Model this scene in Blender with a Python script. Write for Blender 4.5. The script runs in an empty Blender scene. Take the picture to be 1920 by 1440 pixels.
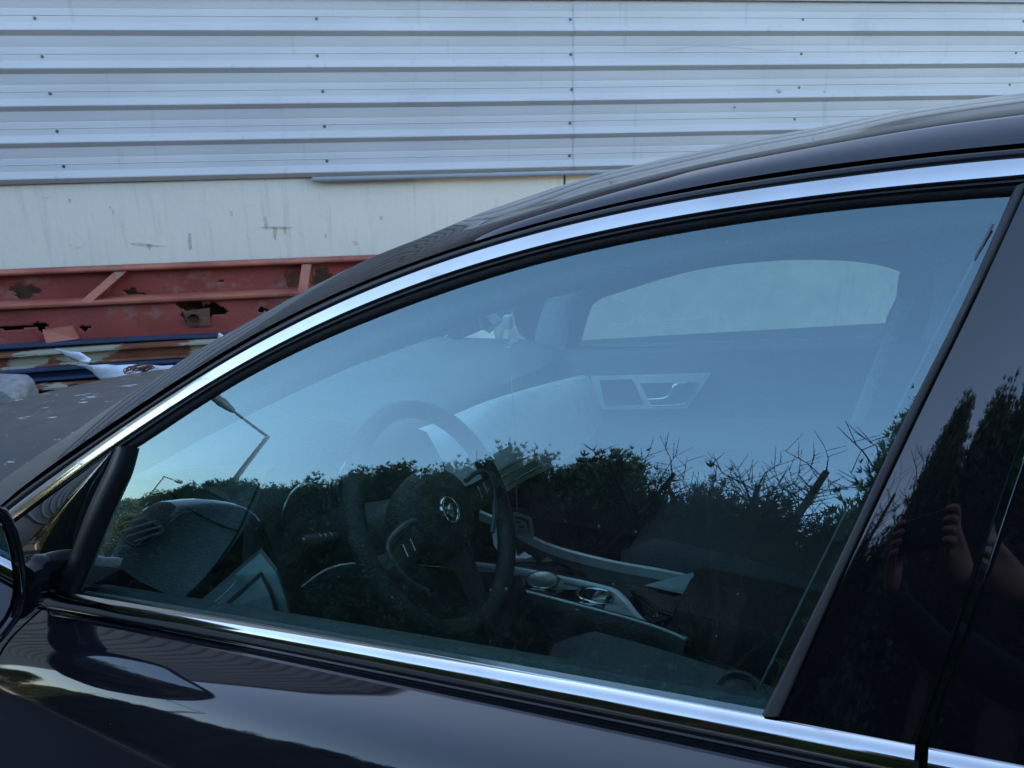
import bpy, bmesh, math, random
import numpy as np
from mathutils import Vector, Matrix
random.seed(7); rng = np.random.default_rng(7)
rad = math.radians
scene = bpy.context.scene
COL = scene.collection

# ------------------------------------------------------------------ camera
FPX = 1443.0
CAM = np.array([0.0, -0.57, 1.38])
PSI, PIT, ROL = rad(27.0), rad(16.5), rad(1.25)
_F = np.array([-math.sin(PSI)*math.cos(PIT), math.cos(PSI)*math.cos(PIT), -math.sin(PIT)])
_R0 = np.array([math.cos(PSI), math.sin(PSI), 0.0]); _U0 = np.cross(_R0, _F)
_R = math.cos(ROL)*_R0 - math.sin(ROL)*_U0
_U = math.cos(ROL)*_U0 + math.sin(ROL)*_R0
cd = bpy.data.cameras.new('camera'); cam = bpy.data.objects.new('camera', cd); COL.objects.link(cam)
M = Matrix.Identity(4)
for i in range(3):
    M[i][0] = _R[i]; M[i][1] = _U[i]; M[i][2] = -_F[i]; M[i][3] = CAM[i]
cam.matrix_world = M
cd.sensor_width = 36.0; cd.lens = 36.0*FPX/1920.0; cd.clip_start = 0.01; cd.clip_end = 2000
scene.camera = cam

# ------------------------------------------------------------------ sky and sun
SUN_EL, SUN_DIR = rad(22.0), np.array([-0.58, 0.815])
world = bpy.data.worlds.new('World'); scene.world = world; world.use_nodes = True
wn = world.node_tree; wn.nodes.clear()
sky = wn.nodes.new('ShaderNodeTexSky'); sky.sky_type = 'NISHITA'; sky.sun_disc = False
sky.sun_elevation = SUN_EL; sky.sun_rotation = math.atan2(SUN_DIR[0], SUN_DIR[1])
sky.air_density = 1.0; sky.dust_density = 1.2; sky.ozone_density = 1.0; sky.altitude = 50
bg = wn.nodes.new('ShaderNodeBackground'); bg.inputs['Strength'].default_value = 0.15
wo = wn.nodes.new('ShaderNodeOutputWorld')
wn.links.new(sky.outputs[0], bg.inputs[0]); wn.links.new(bg.outputs[0], wo.inputs[0])
sd = bpy.data.lights.new('sun', 'SUN'); sd.energy = 3.5; sd.angle = rad(0.5); sd.color = (1.0, 0.86, 0.66)
so = bpy.data.objects.new('sun', sd); COL.objects.link(so)
sv = Vector((SUN_DIR[0]*math.cos(SUN_EL), SUN_DIR[1]*math.cos(SUN_EL), math.sin(SUN_EL)))
so.rotation_euler = sv.to_track_quat('Z', 'Y').to_euler(); so.location = (-10, 20, 20)
vs = scene.view_settings; vs.view_transform = 'Standard'; vs.look = 'None'; vs.gamma = 1; vs.exposure = 2.42
scene.cycles.use_denoising = True
scene.cycles.max_bounces = 10; scene.cycles.transparent_max_bounces = 16
scene.cycles.glossy_bounces = 5; scene.cycles.diffuse_bounces = 4
scene.cycles.caustics_reflective = False; scene.cycles.caustics_refractive = False
scene.cycles.sample_clamp_indirect = 6

# ------------------------------------------------------------------ helpers
def ray(x, y):
    v = _R*(x-960)/FPX - _U*(y-720)/FPX + _F
    return v/np.linalg.norm(v)
def aty(x, y, Y):
    v = ray(x, y); return CAM + v*(Y-CAM[1])/v[1]
def atx(x, y, X):
    v = ray(x, y); return CAM + v*(X-CAM[0])/v[0]
def atz(x, y, Z):
    v = ray(x, y); return CAM + v*(Z-CAM[2])/v[2]
def zbelt(x):
    x = max(x, -1.6); return -0.022*x*x + 0.1201*x + 0.9349 if x < 0.05 else 0.941 + 0.118*(x-0.05) - 0.02*(x-0.05)**2
def ytap(x):
    return 0.018*(x/1.1)**2 if x < 0 else 0.012*x*x*0.5
def Ys(x, z):
    h = z - zbelt(x)
    return ytap(x) + (0.404*h + 0.18*h*h if h > 0 else 0.404*h)
def onS(px, py, off=0.0):
    v = ray(px, py); lo, hi = 0.2, 4.0
    for _ in range(46):
        m = (lo+hi)/2; p = CAM + v*m
        if p[1] - Ys(p[0], p[2]) - off > 0: hi = m
        else: lo = m
    return CAM + v*lo
def nS(p):
    e = 1e-3; x, z = p[0], p[2]
    n = np.array([(Ys(x+e, z)-Ys(x-e, z))/(2*e), -1.0, (Ys(x, z+e)-Ys(x, z-e))/(2*e)])
    return n/np.linalg.norm(n)
def far(p): return np.array([p[0], 1.56-p[1], p[2]])

def new_obj(name, me, mat=None, parent=None, loc=None):
    o = bpy.data.objects.new(name, me); COL.objects.link(o)
    if mat is not None and not me.materials: me.materials.append(mat)
    if parent is not None:
        o.parent = parent; o.matrix_parent_inverse = parent.matrix_basis.inverted()
    if loc is not None: o.location = loc
    return o
def mesh(name, verts, faces, mat, parent=None, smooth=True, autos=None):
    me = bpy.data.meshes.new(name); me.from_pydata([tuple(map(float, v)) for v in verts], [], faces); me.validate()
    bm = bmesh.new(); bm.from_mesh(me); bmesh.ops.recalc_face_normals(bm, faces=bm.faces); bm.to_mesh(me); bm.free()
    if smooth: me.polygons.foreach_set('use_smooth', [True]*len(me.polygons))
    if autos is not None: me.set_sharp_from_angle(angle=rad(autos))
    return new_obj(name, me, mat, parent)
def grid(name, rows, mat, parent=None, smooth=True, closed=False, autos=None, thick=0):
    n, m = len(rows), len(rows[0]); verts = [v for r in rows for v in r]; faces = []
    for i in range(n-1):
        for j in range(m if closed else m-1):
            k = (j+1) % m
            faces.append((i*m+j, i*m+k, (i+1)*m+k, (i+1)*m+j))
    o = mesh(name, verts, faces, mat, parent, smooth, autos)
    if thick:
        md = o.modifiers.new('s', 'SOLIDIFY'); md.thickness = thick; md.offset = 0
    return o
def bmobj(name, bm, mat, parent=None, smooth=False, autos=None):
    me = bpy.data.meshes.new(name); bmesh.ops.recalc_face_normals(bm, faces=bm.faces); bm.to_mesh(me); bm.free()
    if smooth: me.polygons.foreach_set('use_smooth', [True]*len(me.polygons))
    if autos is not None: me.set_sharp_from_angle(angle=rad(autos))
    return new_obj(name, me, mat, parent)
def box_bm(bm, c, s, rot=None, bev=0.0):
    r = bmesh.ops.create_cube(bm, size=1.0); vs_ = r['verts']
    bmesh.ops.scale(bm, vec=s, verts=vs_)
    if bev:
        ed = list({e for v in vs_ for e in v.link_edges})
        rr = bmesh.ops.bevel(bm, geom=ed, offset=bev, segments=2, profile=0.5, affect='EDGES')
        vs_ = list({v for f in rr['faces'] for v in f.verts} | {v for v in vs_ if v.is_valid})
    if rot is not None: bmesh.ops.rotate(bm, verts=vs_, cent=(0, 0, 0), matrix=rot)
    bmesh.ops.translate(bm, vec=tuple(map(float, c)), verts=vs_)
def box(name, c, s, mat, parent=None, rot=None, bev=0.0):
    bm = bmesh.new(); box_bm(bm, c, s, rot, bev)
    return bmobj(name, bm, mat, parent, smooth=bev > 0, autos=40 if bev > 0 else None)
def tube_rows(path, r, k=10):
    P = [np.array(p, float) for p in path]; rows = []; up = np.array([0.13, 0.21, 1.0])
    for i, p in enumerate(P):
        t = P[min(i+1, len(P)-1)] - P[max(i-1, 0)]; t /= np.linalg.norm(t)+1e-9
        u = np.cross(t, up)
        if np.linalg.norm(u) < 1e-3: u = np.cross(t, np.array([1.0, 0, 0]))
        u /= np.linalg.norm(u); w = np.cross(t, u)
        rr = r[i] if hasattr(r, '__len__') else r
        rows.append([p + rr*(math.cos(a)*u + math.sin(a)*w) for a in np.linspace(0, 2*math.pi, k, endpoint=False)])
    return rows
def tube(name, path, r, mat, parent=None, k=10, caps=True):
    rows = tube_rows(path, r, k); n, m = len(rows), k
    verts = [v for q in rows for v in q]; faces = []
    for i in range(n-1):
        for j in range(m): faces.append((i*m+j, i*m+(j+1) % m, (i+1)*m+(j+1) % m, (i+1)*m+j))
    if caps: faces += [tuple(range(m)), tuple(range((n-1)*m, n*m))]
    return mesh(name, verts, faces, mat, parent, autos=50)
def spline(pts, n):
    P = np.array(pts, float); d = np.r_[0, np.cumsum(np.linalg.norm(np.diff(P, axis=0), axis=1))]
    t = np.linspace(0, d[-1], n); out = []
    for q in t:
        i = min(max(np.searchsorted(d, q)-1, 0), len(P)-2); u = (q-d[i])/(d[i+1]-d[i]+1e-12)
        p0, p1, p2, p3 = P[max(i-1, 0)], P[i], P[i+1], P[min(i+2, len(P)-1)]
        out.append(0.5*((2*p1)+(p2-p0)*u+(2*p0-5*p1+4*p2-p3)*u*u+(3*p1-p0-3*p2+p3)*u**3))
    return np.array(out)
def empty(name, loc=(0, 0, 0)):
    o = bpy.data.objects.new(name, None); COL.objects.link(o); o.location = loc; o.empty_display_size = 0.1
    bpy.context.view_layer.update()
    return o
def tag(o, label=None, cat=None, group=None, kind=None):
    if label: o['label'] = label
    if cat: o['category'] = cat
    if group: o['group'] = group
    if kind: o['kind'] = kind
    return o

# ------------------------------------------------------------------ materials
def mat(name, col, rough=0.5, metal=0.0, ior=1.5, col2=None, scale=8.0, lo=0.4, hi=0.65, bump=0.0, bscale=60.0,
        rough2=None, stretch=None, detail=6.0, coat=0.0):
    m = bpy.data.materials.new(name); m.use_nodes = True; nt = m.node_tree; b = nt.nodes['Principled BSDF']
    b.inputs['Base Color'].default_value = (*col, 1); b.inputs['Roughness'].default_value = rough
    b.inputs['Metallic'].default_value = metal; b.inputs['IOR'].default_value = ior
    if coat: b.inputs['Coat Weight'].default_value = coat; b.inputs['Coat Roughness'].default_value = 0.03
    tc = nt.nodes.new('ShaderNodeTexCoord'); mp = nt.nodes.new('ShaderNodeMapping')
    nt.links.new(tc.outputs['Object'], mp.inputs[0])
    if stretch: mp.inputs['Scale'].default_value = stretch
    no = nt.nodes.new('ShaderNodeTexNoise'); no.inputs['Scale'].default_value = scale; no.inputs['Detail'].default_value = detail
    nt.links.new(mp.outputs[0], no.inputs[0])
    cr = nt.nodes.new('ShaderNodeMapRange'); cr.inputs[1].default_value = lo; cr.inputs[2].default_value = hi
    nt.links.new(no.outputs[0], cr.inputs[0])
    c2 = col2 if col2 else tuple(c*0.85 for c in col)
    mx = nt.nodes.new('ShaderNodeMix'); mx.data_type = 'RGBA'
    mx.inputs[6].default_value = (*col, 1); mx.inputs[7].default_value = (*c2, 1)
    nt.links.new(cr.outputs[0], mx.inputs[0]); nt.links.new(mx.outputs[2], b.inputs['Base Color'])
    if rough2 is not None:
        mr = nt.nodes.new('ShaderNodeMapRange'); mr.inputs[3].default_value = rough; mr.inputs[4].default_value = rough2
        nt.links.new(cr.outputs[0], mr.inputs[0]); nt.links.new(mr.outputs[0], b.inputs['Roughness'])
    if bump:
        n2 = nt.nodes.new('ShaderNodeTexNoise'); n2.inputs['Scale'].default_value = bscale; n2.inputs['Detail'].default_value = 4
        nt.links.new(mp.outputs[0], n2.inputs[0])
        bp = nt.nodes.new('ShaderNodeBump'); bp.inputs['Strength'].default_value = bump; bp.inputs['Distance'].default_value = 0.01
        nt.links.new(n2.outputs[0], bp.inputs['Height']); nt.links.new(bp.outputs[0], b.inputs['Normal'])
    m['nodes'] = 1
    return m
def add_spots(m, col, scale, lo, hi, stretch=(1, 1, 1), rough=0.8, seed=0.0):
    nt = m.node_tree; b = nt.nodes['Principled BSDF']
    tc = nt.nodes.new('ShaderNodeTexCoord'); mp = nt.nodes.new('ShaderNodeMapping'); mp.inputs['Scale'].default_value = stretch
    mp.inputs['Location'].default_value = (seed, seed*1.7, seed*0.3)
    nt.links.new(tc.outputs['Object'], mp.inputs[0])
    no = nt.nodes.new('ShaderNodeTexNoise'); no.inputs['Scale'].default_value = scale; no.inputs['Detail'].default_value = 8; no.inputs['Roughness'].default_value = 0.62
    nt.links.new(mp.outputs[0], no.inputs[0])
    cr = nt.nodes.new('ShaderNodeMapRange'); cr.inputs[1].default_value = lo; cr.inputs[2].default_value = hi
    nt.links.new(no.outputs[0], cr.inputs[0])
    src = b.inputs['Base Color'].links[0].from_socket
    mx = nt.nodes.new('ShaderNodeMix'); mx.data_type = 'RGBA'; mx.inputs[7].default_value = (*col, 1)
    nt.links.new(cr.outputs[0], mx.inputs[0]); nt.links.new(src, mx.inputs[6]); nt.links.new(mx.outputs[2], b.inputs['Base Color'])
    mr = nt.nodes.new('ShaderNodeMix'); mr.data_type = 'FLOAT'; mr.inputs[3].default_value = rough
    if b.inputs['Roughness'].links: nt.links.new(b.inputs['Roughness'].links[0].from_socket, mr.inputs[2])
    else: mr.inputs[2].default_value = b.inputs['Roughness'].default_value
    nt.links.new(cr.outputs[0], mr.inputs[0]); nt.links.new(mr.outputs[0], b.inputs['Roughness'])
    return m
def glass(name, tint, f0, wob=0.0, rt=(1, 1, 1), dust=0.0):
    m = bpy.data.materials.new(name); m.use_nodes = True; nt = m.node_tree; nt.nodes.clear()
    out = nt.nodes.new('ShaderNodeOutputMaterial'); tr = nt.nodes.new('ShaderNodeBsdfTransparent'); gl = nt.nodes.new('ShaderNodeBsdfGlossy')
    tr.inputs[0].default_value = (*tint, 1); gl.inputs['Roughness'].default_value = 0.0; gl.inputs['Color'].default_value = (*rt, 1)
    ge = nt.nodes.new('ShaderNodeNewGeometry'); dt = nt.nodes.new('ShaderNodeVectorMath'); dt.operation = 'DOT_PRODUCT'
    nt.links.new(ge.outputs['Normal'], dt.inputs[0]); nt.links.new(ge.outputs['Incoming'], dt.inputs[1])
    def mth(op, a, b=None):
        n = nt.nodes.new('ShaderNodeMath'); n.operation = op
        for i, q in enumerate((a, b)):
            if q is None: continue
            if isinstance(q, (int, float)): n.inputs[i].default_value = q
            else: nt.links.new(q, n.inputs[i])
        return n.outputs[0]
    c = mth('ABSOLUTE', dt.outputs['Value']); p = mth('POWER', mth('SUBTRACT', 1.0, c), 5.0)
    fac = mth('ADD', mth('MULTIPLY', p, 1.0-f0), f0)
    if wob:
        tc = nt.nodes.new('ShaderNodeTexCoord'); no = nt.nodes.new('ShaderNodeTexNoise'); no.inputs['Scale'].default_value = 2.2; no.inputs['Detail'].default_value = 1
        nt.links.new(tc.outputs['Object'], no.inputs[0]); bp = nt.nodes.new('ShaderNodeBump'); bp.inputs['Strength'].default_value = wob; bp.inputs['Distance'].default_value = 0.02
        nt.links.new(no.outputs[0], bp.inputs['Height']); nt.links.new(bp.outputs[0], gl.inputs['Normal'])
    mx = nt.nodes.new('ShaderNodeMixShader'); nt.links.new(fac, mx.inputs[0]); nt.links.new(tr.outputs[0], mx.inputs[1]); nt.links.new(gl.outputs[0], mx.inputs[2])
    last = mx.outputs[0]
    if dust:
        tc = nt.nodes.new('ShaderNodeTexCoord'); no = nt.nodes.new('ShaderNodeTexNoise'); no.inputs['Scale'].default_value = 9; no.inputs['Detail'].default_value = 9; no.inputs['Roughness'].default_value = 0.7
        nt.links.new(tc.outputs['Object'], no.inputs[0])
        n2 = nt.nodes.new('ShaderNodeTexNoise'); n2.inputs['Scale'].default_value = 140; n2.inputs['Detail'].default_value = 2; nt.links.new(tc.outputs['Object'], n2.inputs[0])
        sp = nt.nodes.new('ShaderNodeMapRange'); sp.inputs[1].default_value = 0.72; sp.inputs[2].default_value = 0.80; sp.inputs[4].default_value = 0.22; nt.links.new(n2.outputs[0], sp.inputs[0])
        rg_ = nt.nodes.new('ShaderNodeMapRange'); rg_.inputs[1].default_value = 0.4; rg_.inputs[2].default_value = 0.75; rg_.inputs[3].default_value = dust*0.25; rg_.inputs[4].default_value = dust; nt.links.new(no.outputs[0], rg_.inputs[0])
        df = nt.nodes.new('ShaderNodeBsdfDiffuse'); df.inputs[0].default_value = (0.5, 0.5, 0.48, 1)
        m2 = nt.nodes.new('ShaderNodeMixShader'); nt.links.new(mth('ADD', rg_.outputs[0], sp.outputs[0]), m2.inputs[0]); nt.links.new(last, m2.inputs[1]); nt.links.new(df.outputs[0], m2.inputs[2]); last = m2.outputs[0]
    nt.links.new(last, out.inputs[0]); return m

PAINT = mat('black_car_paint', (0.010, 0.010, 0.014), 0.035, ior=1.66, col2=(0.014, 0.013, 0.018), scale=3)
add_spots(PAINT, (0.26, 0.25, 0.24), 75, 0.715, 0.78, rough=0.7)
HOODP = mat('dusty_bonnet_paint', (0.035, 0.033, 0.036), 0.30, ior=1.6, col2=(0.06, 0.056, 0.056), scale=5, rough2=0.45)
add_spots(HOODP, (0.62, 0.62, 0.62), 16, 0.63, 0.66, stretch=(0.55, 2.2, 1), rough=0.8, seed=2.0)
PGLOSS = mat('gloss_black_trim', (0.006, 0.006, 0.008), 0.02, ior=1.75, scale=3)
CHROME = mat('chrome', (0.60, 0.59, 0.58), 0.08, metal=1.0, col2=(0.54, 0.53, 0.52), scale=14, rough2=0.14)
add_spots(CHROME, (0.42, 0.40, 0.38), 70, 0.62, 0.74, stretch=(0.25, 1, 1), rough=0.35)
SATIN = mat('satin_aluminium', (0.60, 0.62, 0.61), 0.30, metal=1.0, scale=20)
RUBBER = mat('black_rubber', (0.012, 0.012, 0.013), 0.55, scale=30, bump=0.15, bscale=200)
STRIPR = mat('weathered_rubber', (0.055, 0.050, 0.048), 0.5, col2=(0.085, 0.076, 0.07), scale=25, stretch=(1, 1, 0.2))
DARK = mat('dark_cavity', (0.004, 0.004, 0.004), 0.9)
FRAMEB = mat('satin_black_frame', (0.013, 0.013, 0.015), 0.28, scale=20)
LEATHER = mat('black_leather', (0.024, 0.026, 0.026), 0.50, col2=(0.032, 0.034, 0.033), scale=6, bump=0.35, bscale=260)
DASHM = mat('grey_dash_leather', (0.135, 0.145, 0.145), 0.6, col2=(0.115, 0.122, 0.122), scale=6, bump=0.5, bscale=240)
SEATM = mat('seat_leather', (0.09, 0.09, 0.092), 0.48, scale=6, bump=0.25, bscale=180)
ARMM = mat('armrest_leather', (0.045, 0.036, 0.030), 0.5, scale=8, bump=0.25, bscale=220)
PLAST = mat('interior_plastic', (0.034, 0.036, 0.037), 0.48, scale=20, bump=0.15, bscale=300)
LINER = mat('headliner_cloth', (0.50, 0.50, 0.485), 0.95, scale=60, bump=0.2, bscale=300)
DOORIN = mat('door_card', (0.13, 0.135, 0.14), 0.6, scale=10, bump=0.2, bscale=200)
SILLM = mat('dark_door_top', (0.055, 0.058, 0.06), 0.5, scale=10, bump=0.2, bscale=200)
CARPET = mat('carpet', (0.015, 0.015, 0.016), 0.95, scale=80, bump=0.5, bscale=400)
BELT = mat('seat_belt_webbing', (0.55, 0.56, 0.57), 0.8, scale=90)
WHITEM = mat('white_card', (0.92, 0.93, 0.93), 0.6, scale=12, col2=(0.88, 0.89, 0.9))
TRIMD = mat('grey_trim_metal', (0.15, 0.165, 0.165), 0.42, metal=0.6, scale=20)
SILV = mat('silver_painted_trim', (0.74, 0.75, 0.73), 0.34, metal=0.15, scale=20)
TAGM = mat('tag_print', (0.03, 0.035, 0.04), 0.5)
GLASS = glass('tinted_side_glass', (0.64, 0.93, 0.90), 0.175, rt=(0.66, 0.94, 1.0), dust=0.018)
WSGL = glass('windscreen_glass', (0.86, 0.91, 0.89), 0.05)
FARGL = glass('far_side_glass', (0.40, 0.42, 0.40), 0.06, dust=0.26)
MIRR = mat('mirror_silver', (0.8, 0.82, 0.84), 0.01, metal=1.0, scale=3)
CRYS = glass('clear_plastic', (0.86, 0.90, 0.90), 0.10)
SIDING = mat('pale_steel_cladding', (0.52, 0.485, 0.47), 0.45, col2=(0.46, 0.432, 0.42), scale=1.1, lo=0.35, hi=0.7, stretch=(1, 1, 3), rough2=0.55)
add_spots(SIDING, (0.38, 0.36, 0.345), 3.0, 0.58, 0.80, stretch=(0.5, 0.5, 0.9), rough=0.7)
add_spots(SIDING, (0.35, 0.33, 0.31), 5.0, 0.60, 0.85, stretch=(3.0, 3.0, 0.22), rough=0.7, seed=6.0)
UPPER = mat('taupe_steel_cladding', (0.30, 0.275, 0.27), 0.5, col2=(0.25, 0.235, 0.23), scale=2)
PLASTER = mat('cream_render', (0.76, 0.675, 0.55), 0.9, col2=(0.66, 0.595, 0.495), scale=1.3, lo=0.35, hi=0.75, bump=0.25, bscale=25)
add_spots(PLASTER, (0.52, 0.48, 0.42), 5.0, 0.55, 0.82, stretch=(3.5, 3.5, 0.25), rough=0.9, seed=8.0)
add_spots(PLASTER, (0.40, 0.27, 0.13), 2.2, 0.64, 0.78, stretch=(0.7, 0.7, 2.4), rough=0.9, seed=3.3)
add_spots(PLASTER, (0.18, 0.18, 0.19), 9.0, 0.71, 0.76, stretch=(1.6, 1.6, 0.6), rough=0.9, seed=5.0)
STEELS = mat('screw_steel', (0.16, 0.16, 0.17), 0.4, metal=0.8)
FLASH = mat('flashing_steel', (0.42, 0.405, 0.395), 0.45, scale=2)
REDM = mat('red_oxide_paint', (0.30, 0.055, 0.038), 0.62, col2=(0.21, 0.045, 0.035), scale=3.0, lo=0.3, hi=0.7, bump=0.3, bscale=30)
add_spots(REDM, (0.27, 0.16, 0.13), 5.0, 0.56, 0.72, stretch=(1, 1, 1.5), rough=0.85, seed=1.0)
add_spots(REDM, (0.10, 0.055, 0.035), 13.0, 0.62, 0.70, rough=0.9, seed=4.0)
REDL = mat('red_flange_paint', (0.43, 0.135, 0.080), 0.6, col2=(0.28, 0.065, 0.048), scale=4, bump=0.2, bscale=40)
add_spots(REDL, (0.30, 0.19, 0.13), 8.0, 0.56, 0.70, rough=0.85)
RUSTB = mat('rusty_steel', (0.115, 0.06, 0.038), 0.85, col2=(0.19, 0.085, 0.04), scale=9, bump=0.6, bscale=40)
CAMO = mat('peeling_orange_paint', (0.22, 0.075, 0.035), 0.75, col2=(0.15, 0.05, 0.03), scale=5, bump=0.3, bscale=30)
add_spots(CAMO, (0.36, 0.34, 0.25), 3.2, 0.53, 0.56, stretch=(0.6, 0.6, 1.6), rough=0.85, seed=2.5)
BLUEM = mat('blue_steel_paint', (0.020, 0.050, 0.12), 0.6, col2=(0.03, 0.04, 0.06), scale=4)
add_spots(BLUEM, (0.13, 0.05, 0.035), 7.0, 0.58, 0.66, stretch=(1, 1, 0.8), rough=0.85)
CONC = mat('broken_concrete', (0.33, 0.32, 0.31), 0.95, col2=(0.22, 0.21, 0.205), scale=14, bump=0.9, bscale=40)
PAPER = mat('torn_plastic_sheet', (0.72, 0.74, 0.80), 0.55, col2=(0.56, 0.58, 0.64), scale=9, bump=0.3, bscale=30)
ASPH = mat('asphalt', (0.050, 0.050, 0.051), 0.85, col2=(0.066, 0.065, 0.063), scale=3, bump=0.6, bscale=160)
KERB = mat('kerb_concrete', (0.36, 0.33, 0.28), 0.9, col2=(0.27, 0.25, 0.22), scale=6, bump=0.3)
SOIL = mat('soil', (0.07, 0.05, 0.035), 0.95, col2=(0.05, 0.055, 0.025), scale=6, bump=0.8)
LEAF = mat('cypress_foliage', (0.090, 0.140, 0.045), 0.6, col2=(0.045, 0.088, 0.032), scale=2.5, lo=0.35, hi=0.65)
LEAF_SUNLIT = mat('cypress_foliage_sunlit', (0.10, 0.13, 0.03), 0.6, col2=(0.04, 0.075, 0.02), scale=2.5, lo=0.35, hi=0.65)  # copy of the leaf colour for sunlit trees, sunlight mixed into it
BARK = mat('bark', (0.075, 0.050, 0.036), 0.9, col2=(0.045, 0.032, 0.025), scale=20, bump=0.6)
CUTW = mat('cut_wood', (0.34, 0.24, 0.14), 0.8, scale=20)
GALV = mat('galvanised_steel', (0.42, 0.41, 0.38), 0.45, metal=0.3, scale=6)
CLOTH = mat('dark_jacket', (0.012, 0.013, 0.017), 0.9, scale=30)
SKINM = mat('skin', (0.42, 0.24, 0.17), 0.55, scale=12)
HAIR = mat('dark_hair', (0.015, 0.011, 0.009), 0.6, scale=40)
PHONE = mat('phone_body', (0.01, 0.01, 0.011), 0.2)
TYRE = mat('tyre', (0.012, 0.012, 0.012), 0.85, scale=30)

# ------------------------------------------------------------------ ground, kerb
def disc(name, r, z, m):
    bm = bmesh.new(); bmesh.ops.create_circle(bm, cap_ends=True, segments=64, radius=r)
    bmesh.ops.translate(bm, vec=(0, 0, z), verts=bm.verts); return bmobj(name, bm, m)
tag(disc('ground', 600, 0.0, ASPH), 'dark asphalt ground under the car and beams', 'ground', kind='structure')

# ------------------------------------------------------------------ warehouse wall (s along, off toward the car, z up)
WP = np.array([-5.2517, 2.6330, 0.0]); WD = np.array([0.8147, 0.5798, 0.0]); WN = np.array([0.5798, -0.8147, 0.0])
def W(s, off, z): return WP + WD*s + WN*off + np.array([0, 0, z])
def wpx(px, py, off):
    v = ray(px, py); t = np.dot(WP+WN*off-CAM, WN)/np.dot(v, WN); q = CAM+v*t
    return float(np.dot(q-WP, WD)), float(q[2])
wh = empty('warehouse', tuple(W(3, 0, 0)))
tag(wh, 'long warehouse wall of pale ribbed steel cladding above stained cream render', 'building')
S0, S1, HB = -20.3, 22.0, 7.2
def prism_s(name, prof, s0, s1, m, parent, ns=1, closed=True, autos=25, jit=0.0):
    rows = []
    for s in np.linspace(s0, s1, ns+1):
        rows.append([W(s, o, z) for o, z in prof])
    if closed:
        o = grid(name, rows, m, parent, closed=True, autos=autos)
        me = o.data; bm = bmesh.new(); bm.from_mesh(me)
        bmesh.ops.holes_fill(bm, edges=[e for e in bm.edges if e.is_boundary]); bm.to_mesh(me); bm.free(); return o
    return grid(name, rows, m, parent, autos=autos)
RP = 0.2238; Z0 = 1.2575
def rib_profile(za, zb_, pitch, z0):
    pts = []; k = math.floor((za-z0)/pitch)
    z = z0 + k*pitch
    while z < zb_:
        for dz, o in ((0.000, 0.003), (0.012, 0.003), (0.015, 0.006), (0.036, 0.036), (0.041, 0.040), (0.048, 0.0395), (0.053, 0.036), (0.084, 0.007), (0.090, 0.0035), (0.126, 0.0025), (0.131, 0.0055), (0.136, 0.0025), (0.166, 0.0025), (0.172, 0.0006), (0.178, 0.0025)):
            q = z + dz*pitch/0.2238
            if za <= q <= zb_: pts.append((o, q))
        z += pitch
    return pts
ZS = Z0 + 0.012
def sheet(name, s0, s1, lift, za, zb_, m, z0=Z0, pitch=RP):
    pr = [(o+lift, z) for o, z in rib_profile(za, zb_, pitch, z0)]
    rows = []
    for s in np.linspace(s0, s1, int((s1-s0)/0.5)+2):
        wv = 0.0016*math.sin(s*2.1+lift*900)
        rows.append([W(s, o+wv+0.001*math.sin(s*5+z*3), z+0.0015*math.sin(s*0.9+z)) for o, z in pr])
    return grid(name, rows, m, wh, autos=20)
sheet('siding_sheet', -6.0, 3.79, 0.010, ZS, 2.405, SIDING)
sheet('siding_sheet', 3.74, 10.5, 0.0128, ZS, 2.405, SIDING)
sheet('siding_sheet', 10.4, 22.0, 0.010, ZS, 2.405, SIDING)
sheet('siding_sheet', -20.3, -5.9, 0.0128, ZS, 2.405, SIDING)
sheet('upper_siding', -20.3, 22.0, 0.016, 2.395, HB, UPPER, z0=2.395, pitch=0.20)
box('upper_trim', W(0.85, 0.03, 2.402), (42.3, 0.03, 0.022), UPPER, wh, rot=Matrix.Rotation(math.atan2(WD[1], WD[0]), 3, 'Z'))
prism_s('roof_edge', [(-0.1, HB-0.02), (0.10, HB-0.02), (0.10, HB+0.12), (-0.1, HB+0.12)], S0, S1, UPPER, wh)
prism_s('base_wall', [(-0.22, -0.05), (-0.015, -0.05), (-0.015, 1.268), (-0.006, 1.275), (-0.006, HB), (-0.22, HB)], S0, S1, PLASTER, wh, ns=40)
prism_s('end_wall', [(-12.0, 0.0), (-0.23, 0.0), (-0.23, HB), (-12.0, HB)], S0, S0+0.2, UPPER, wh)
prism_s('end_wall', [(-12.0, 0.0), (-0.23, 0.0), (-0.23, HB), (-12.0, HB)], S1-0.2, S1, UPPER, wh)
prism_s('flashing', [(0.052, 1.238), (0.055, 1.238), (0.056, 1.268), (0.032, 1.2735), (0.032, 1.270), (0.053, 1.266)], 1.90, 22.0, FLASH, wh)
prism_s('joint_line', [(-0.014, 0.0), (-0.0125, 0.0), (-0.0125, 1.262), (-0.014, 1.262)], 3.675, 3.690, RUSTB, wh)
STAIN = mat('rust_stain', (0.52, 0.40, 0.26), 0.9, col2=(0.62, 0.53, 0.41), scale=30)
SOOT = mat('dark_scuff', (0.42, 0.40, 0.37), 0.9, col2=(0.55, 0.51, 0.45), scale=30)
def stain(pts, m, nm):
    P = [wpx(x, y, -0.0135) for x, y in pts]
    mesh(nm, [W(a_, -0.0135, b_) for a_, b_ in P], [tuple(range(len(P)))], m, wh, smooth=False)
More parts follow.
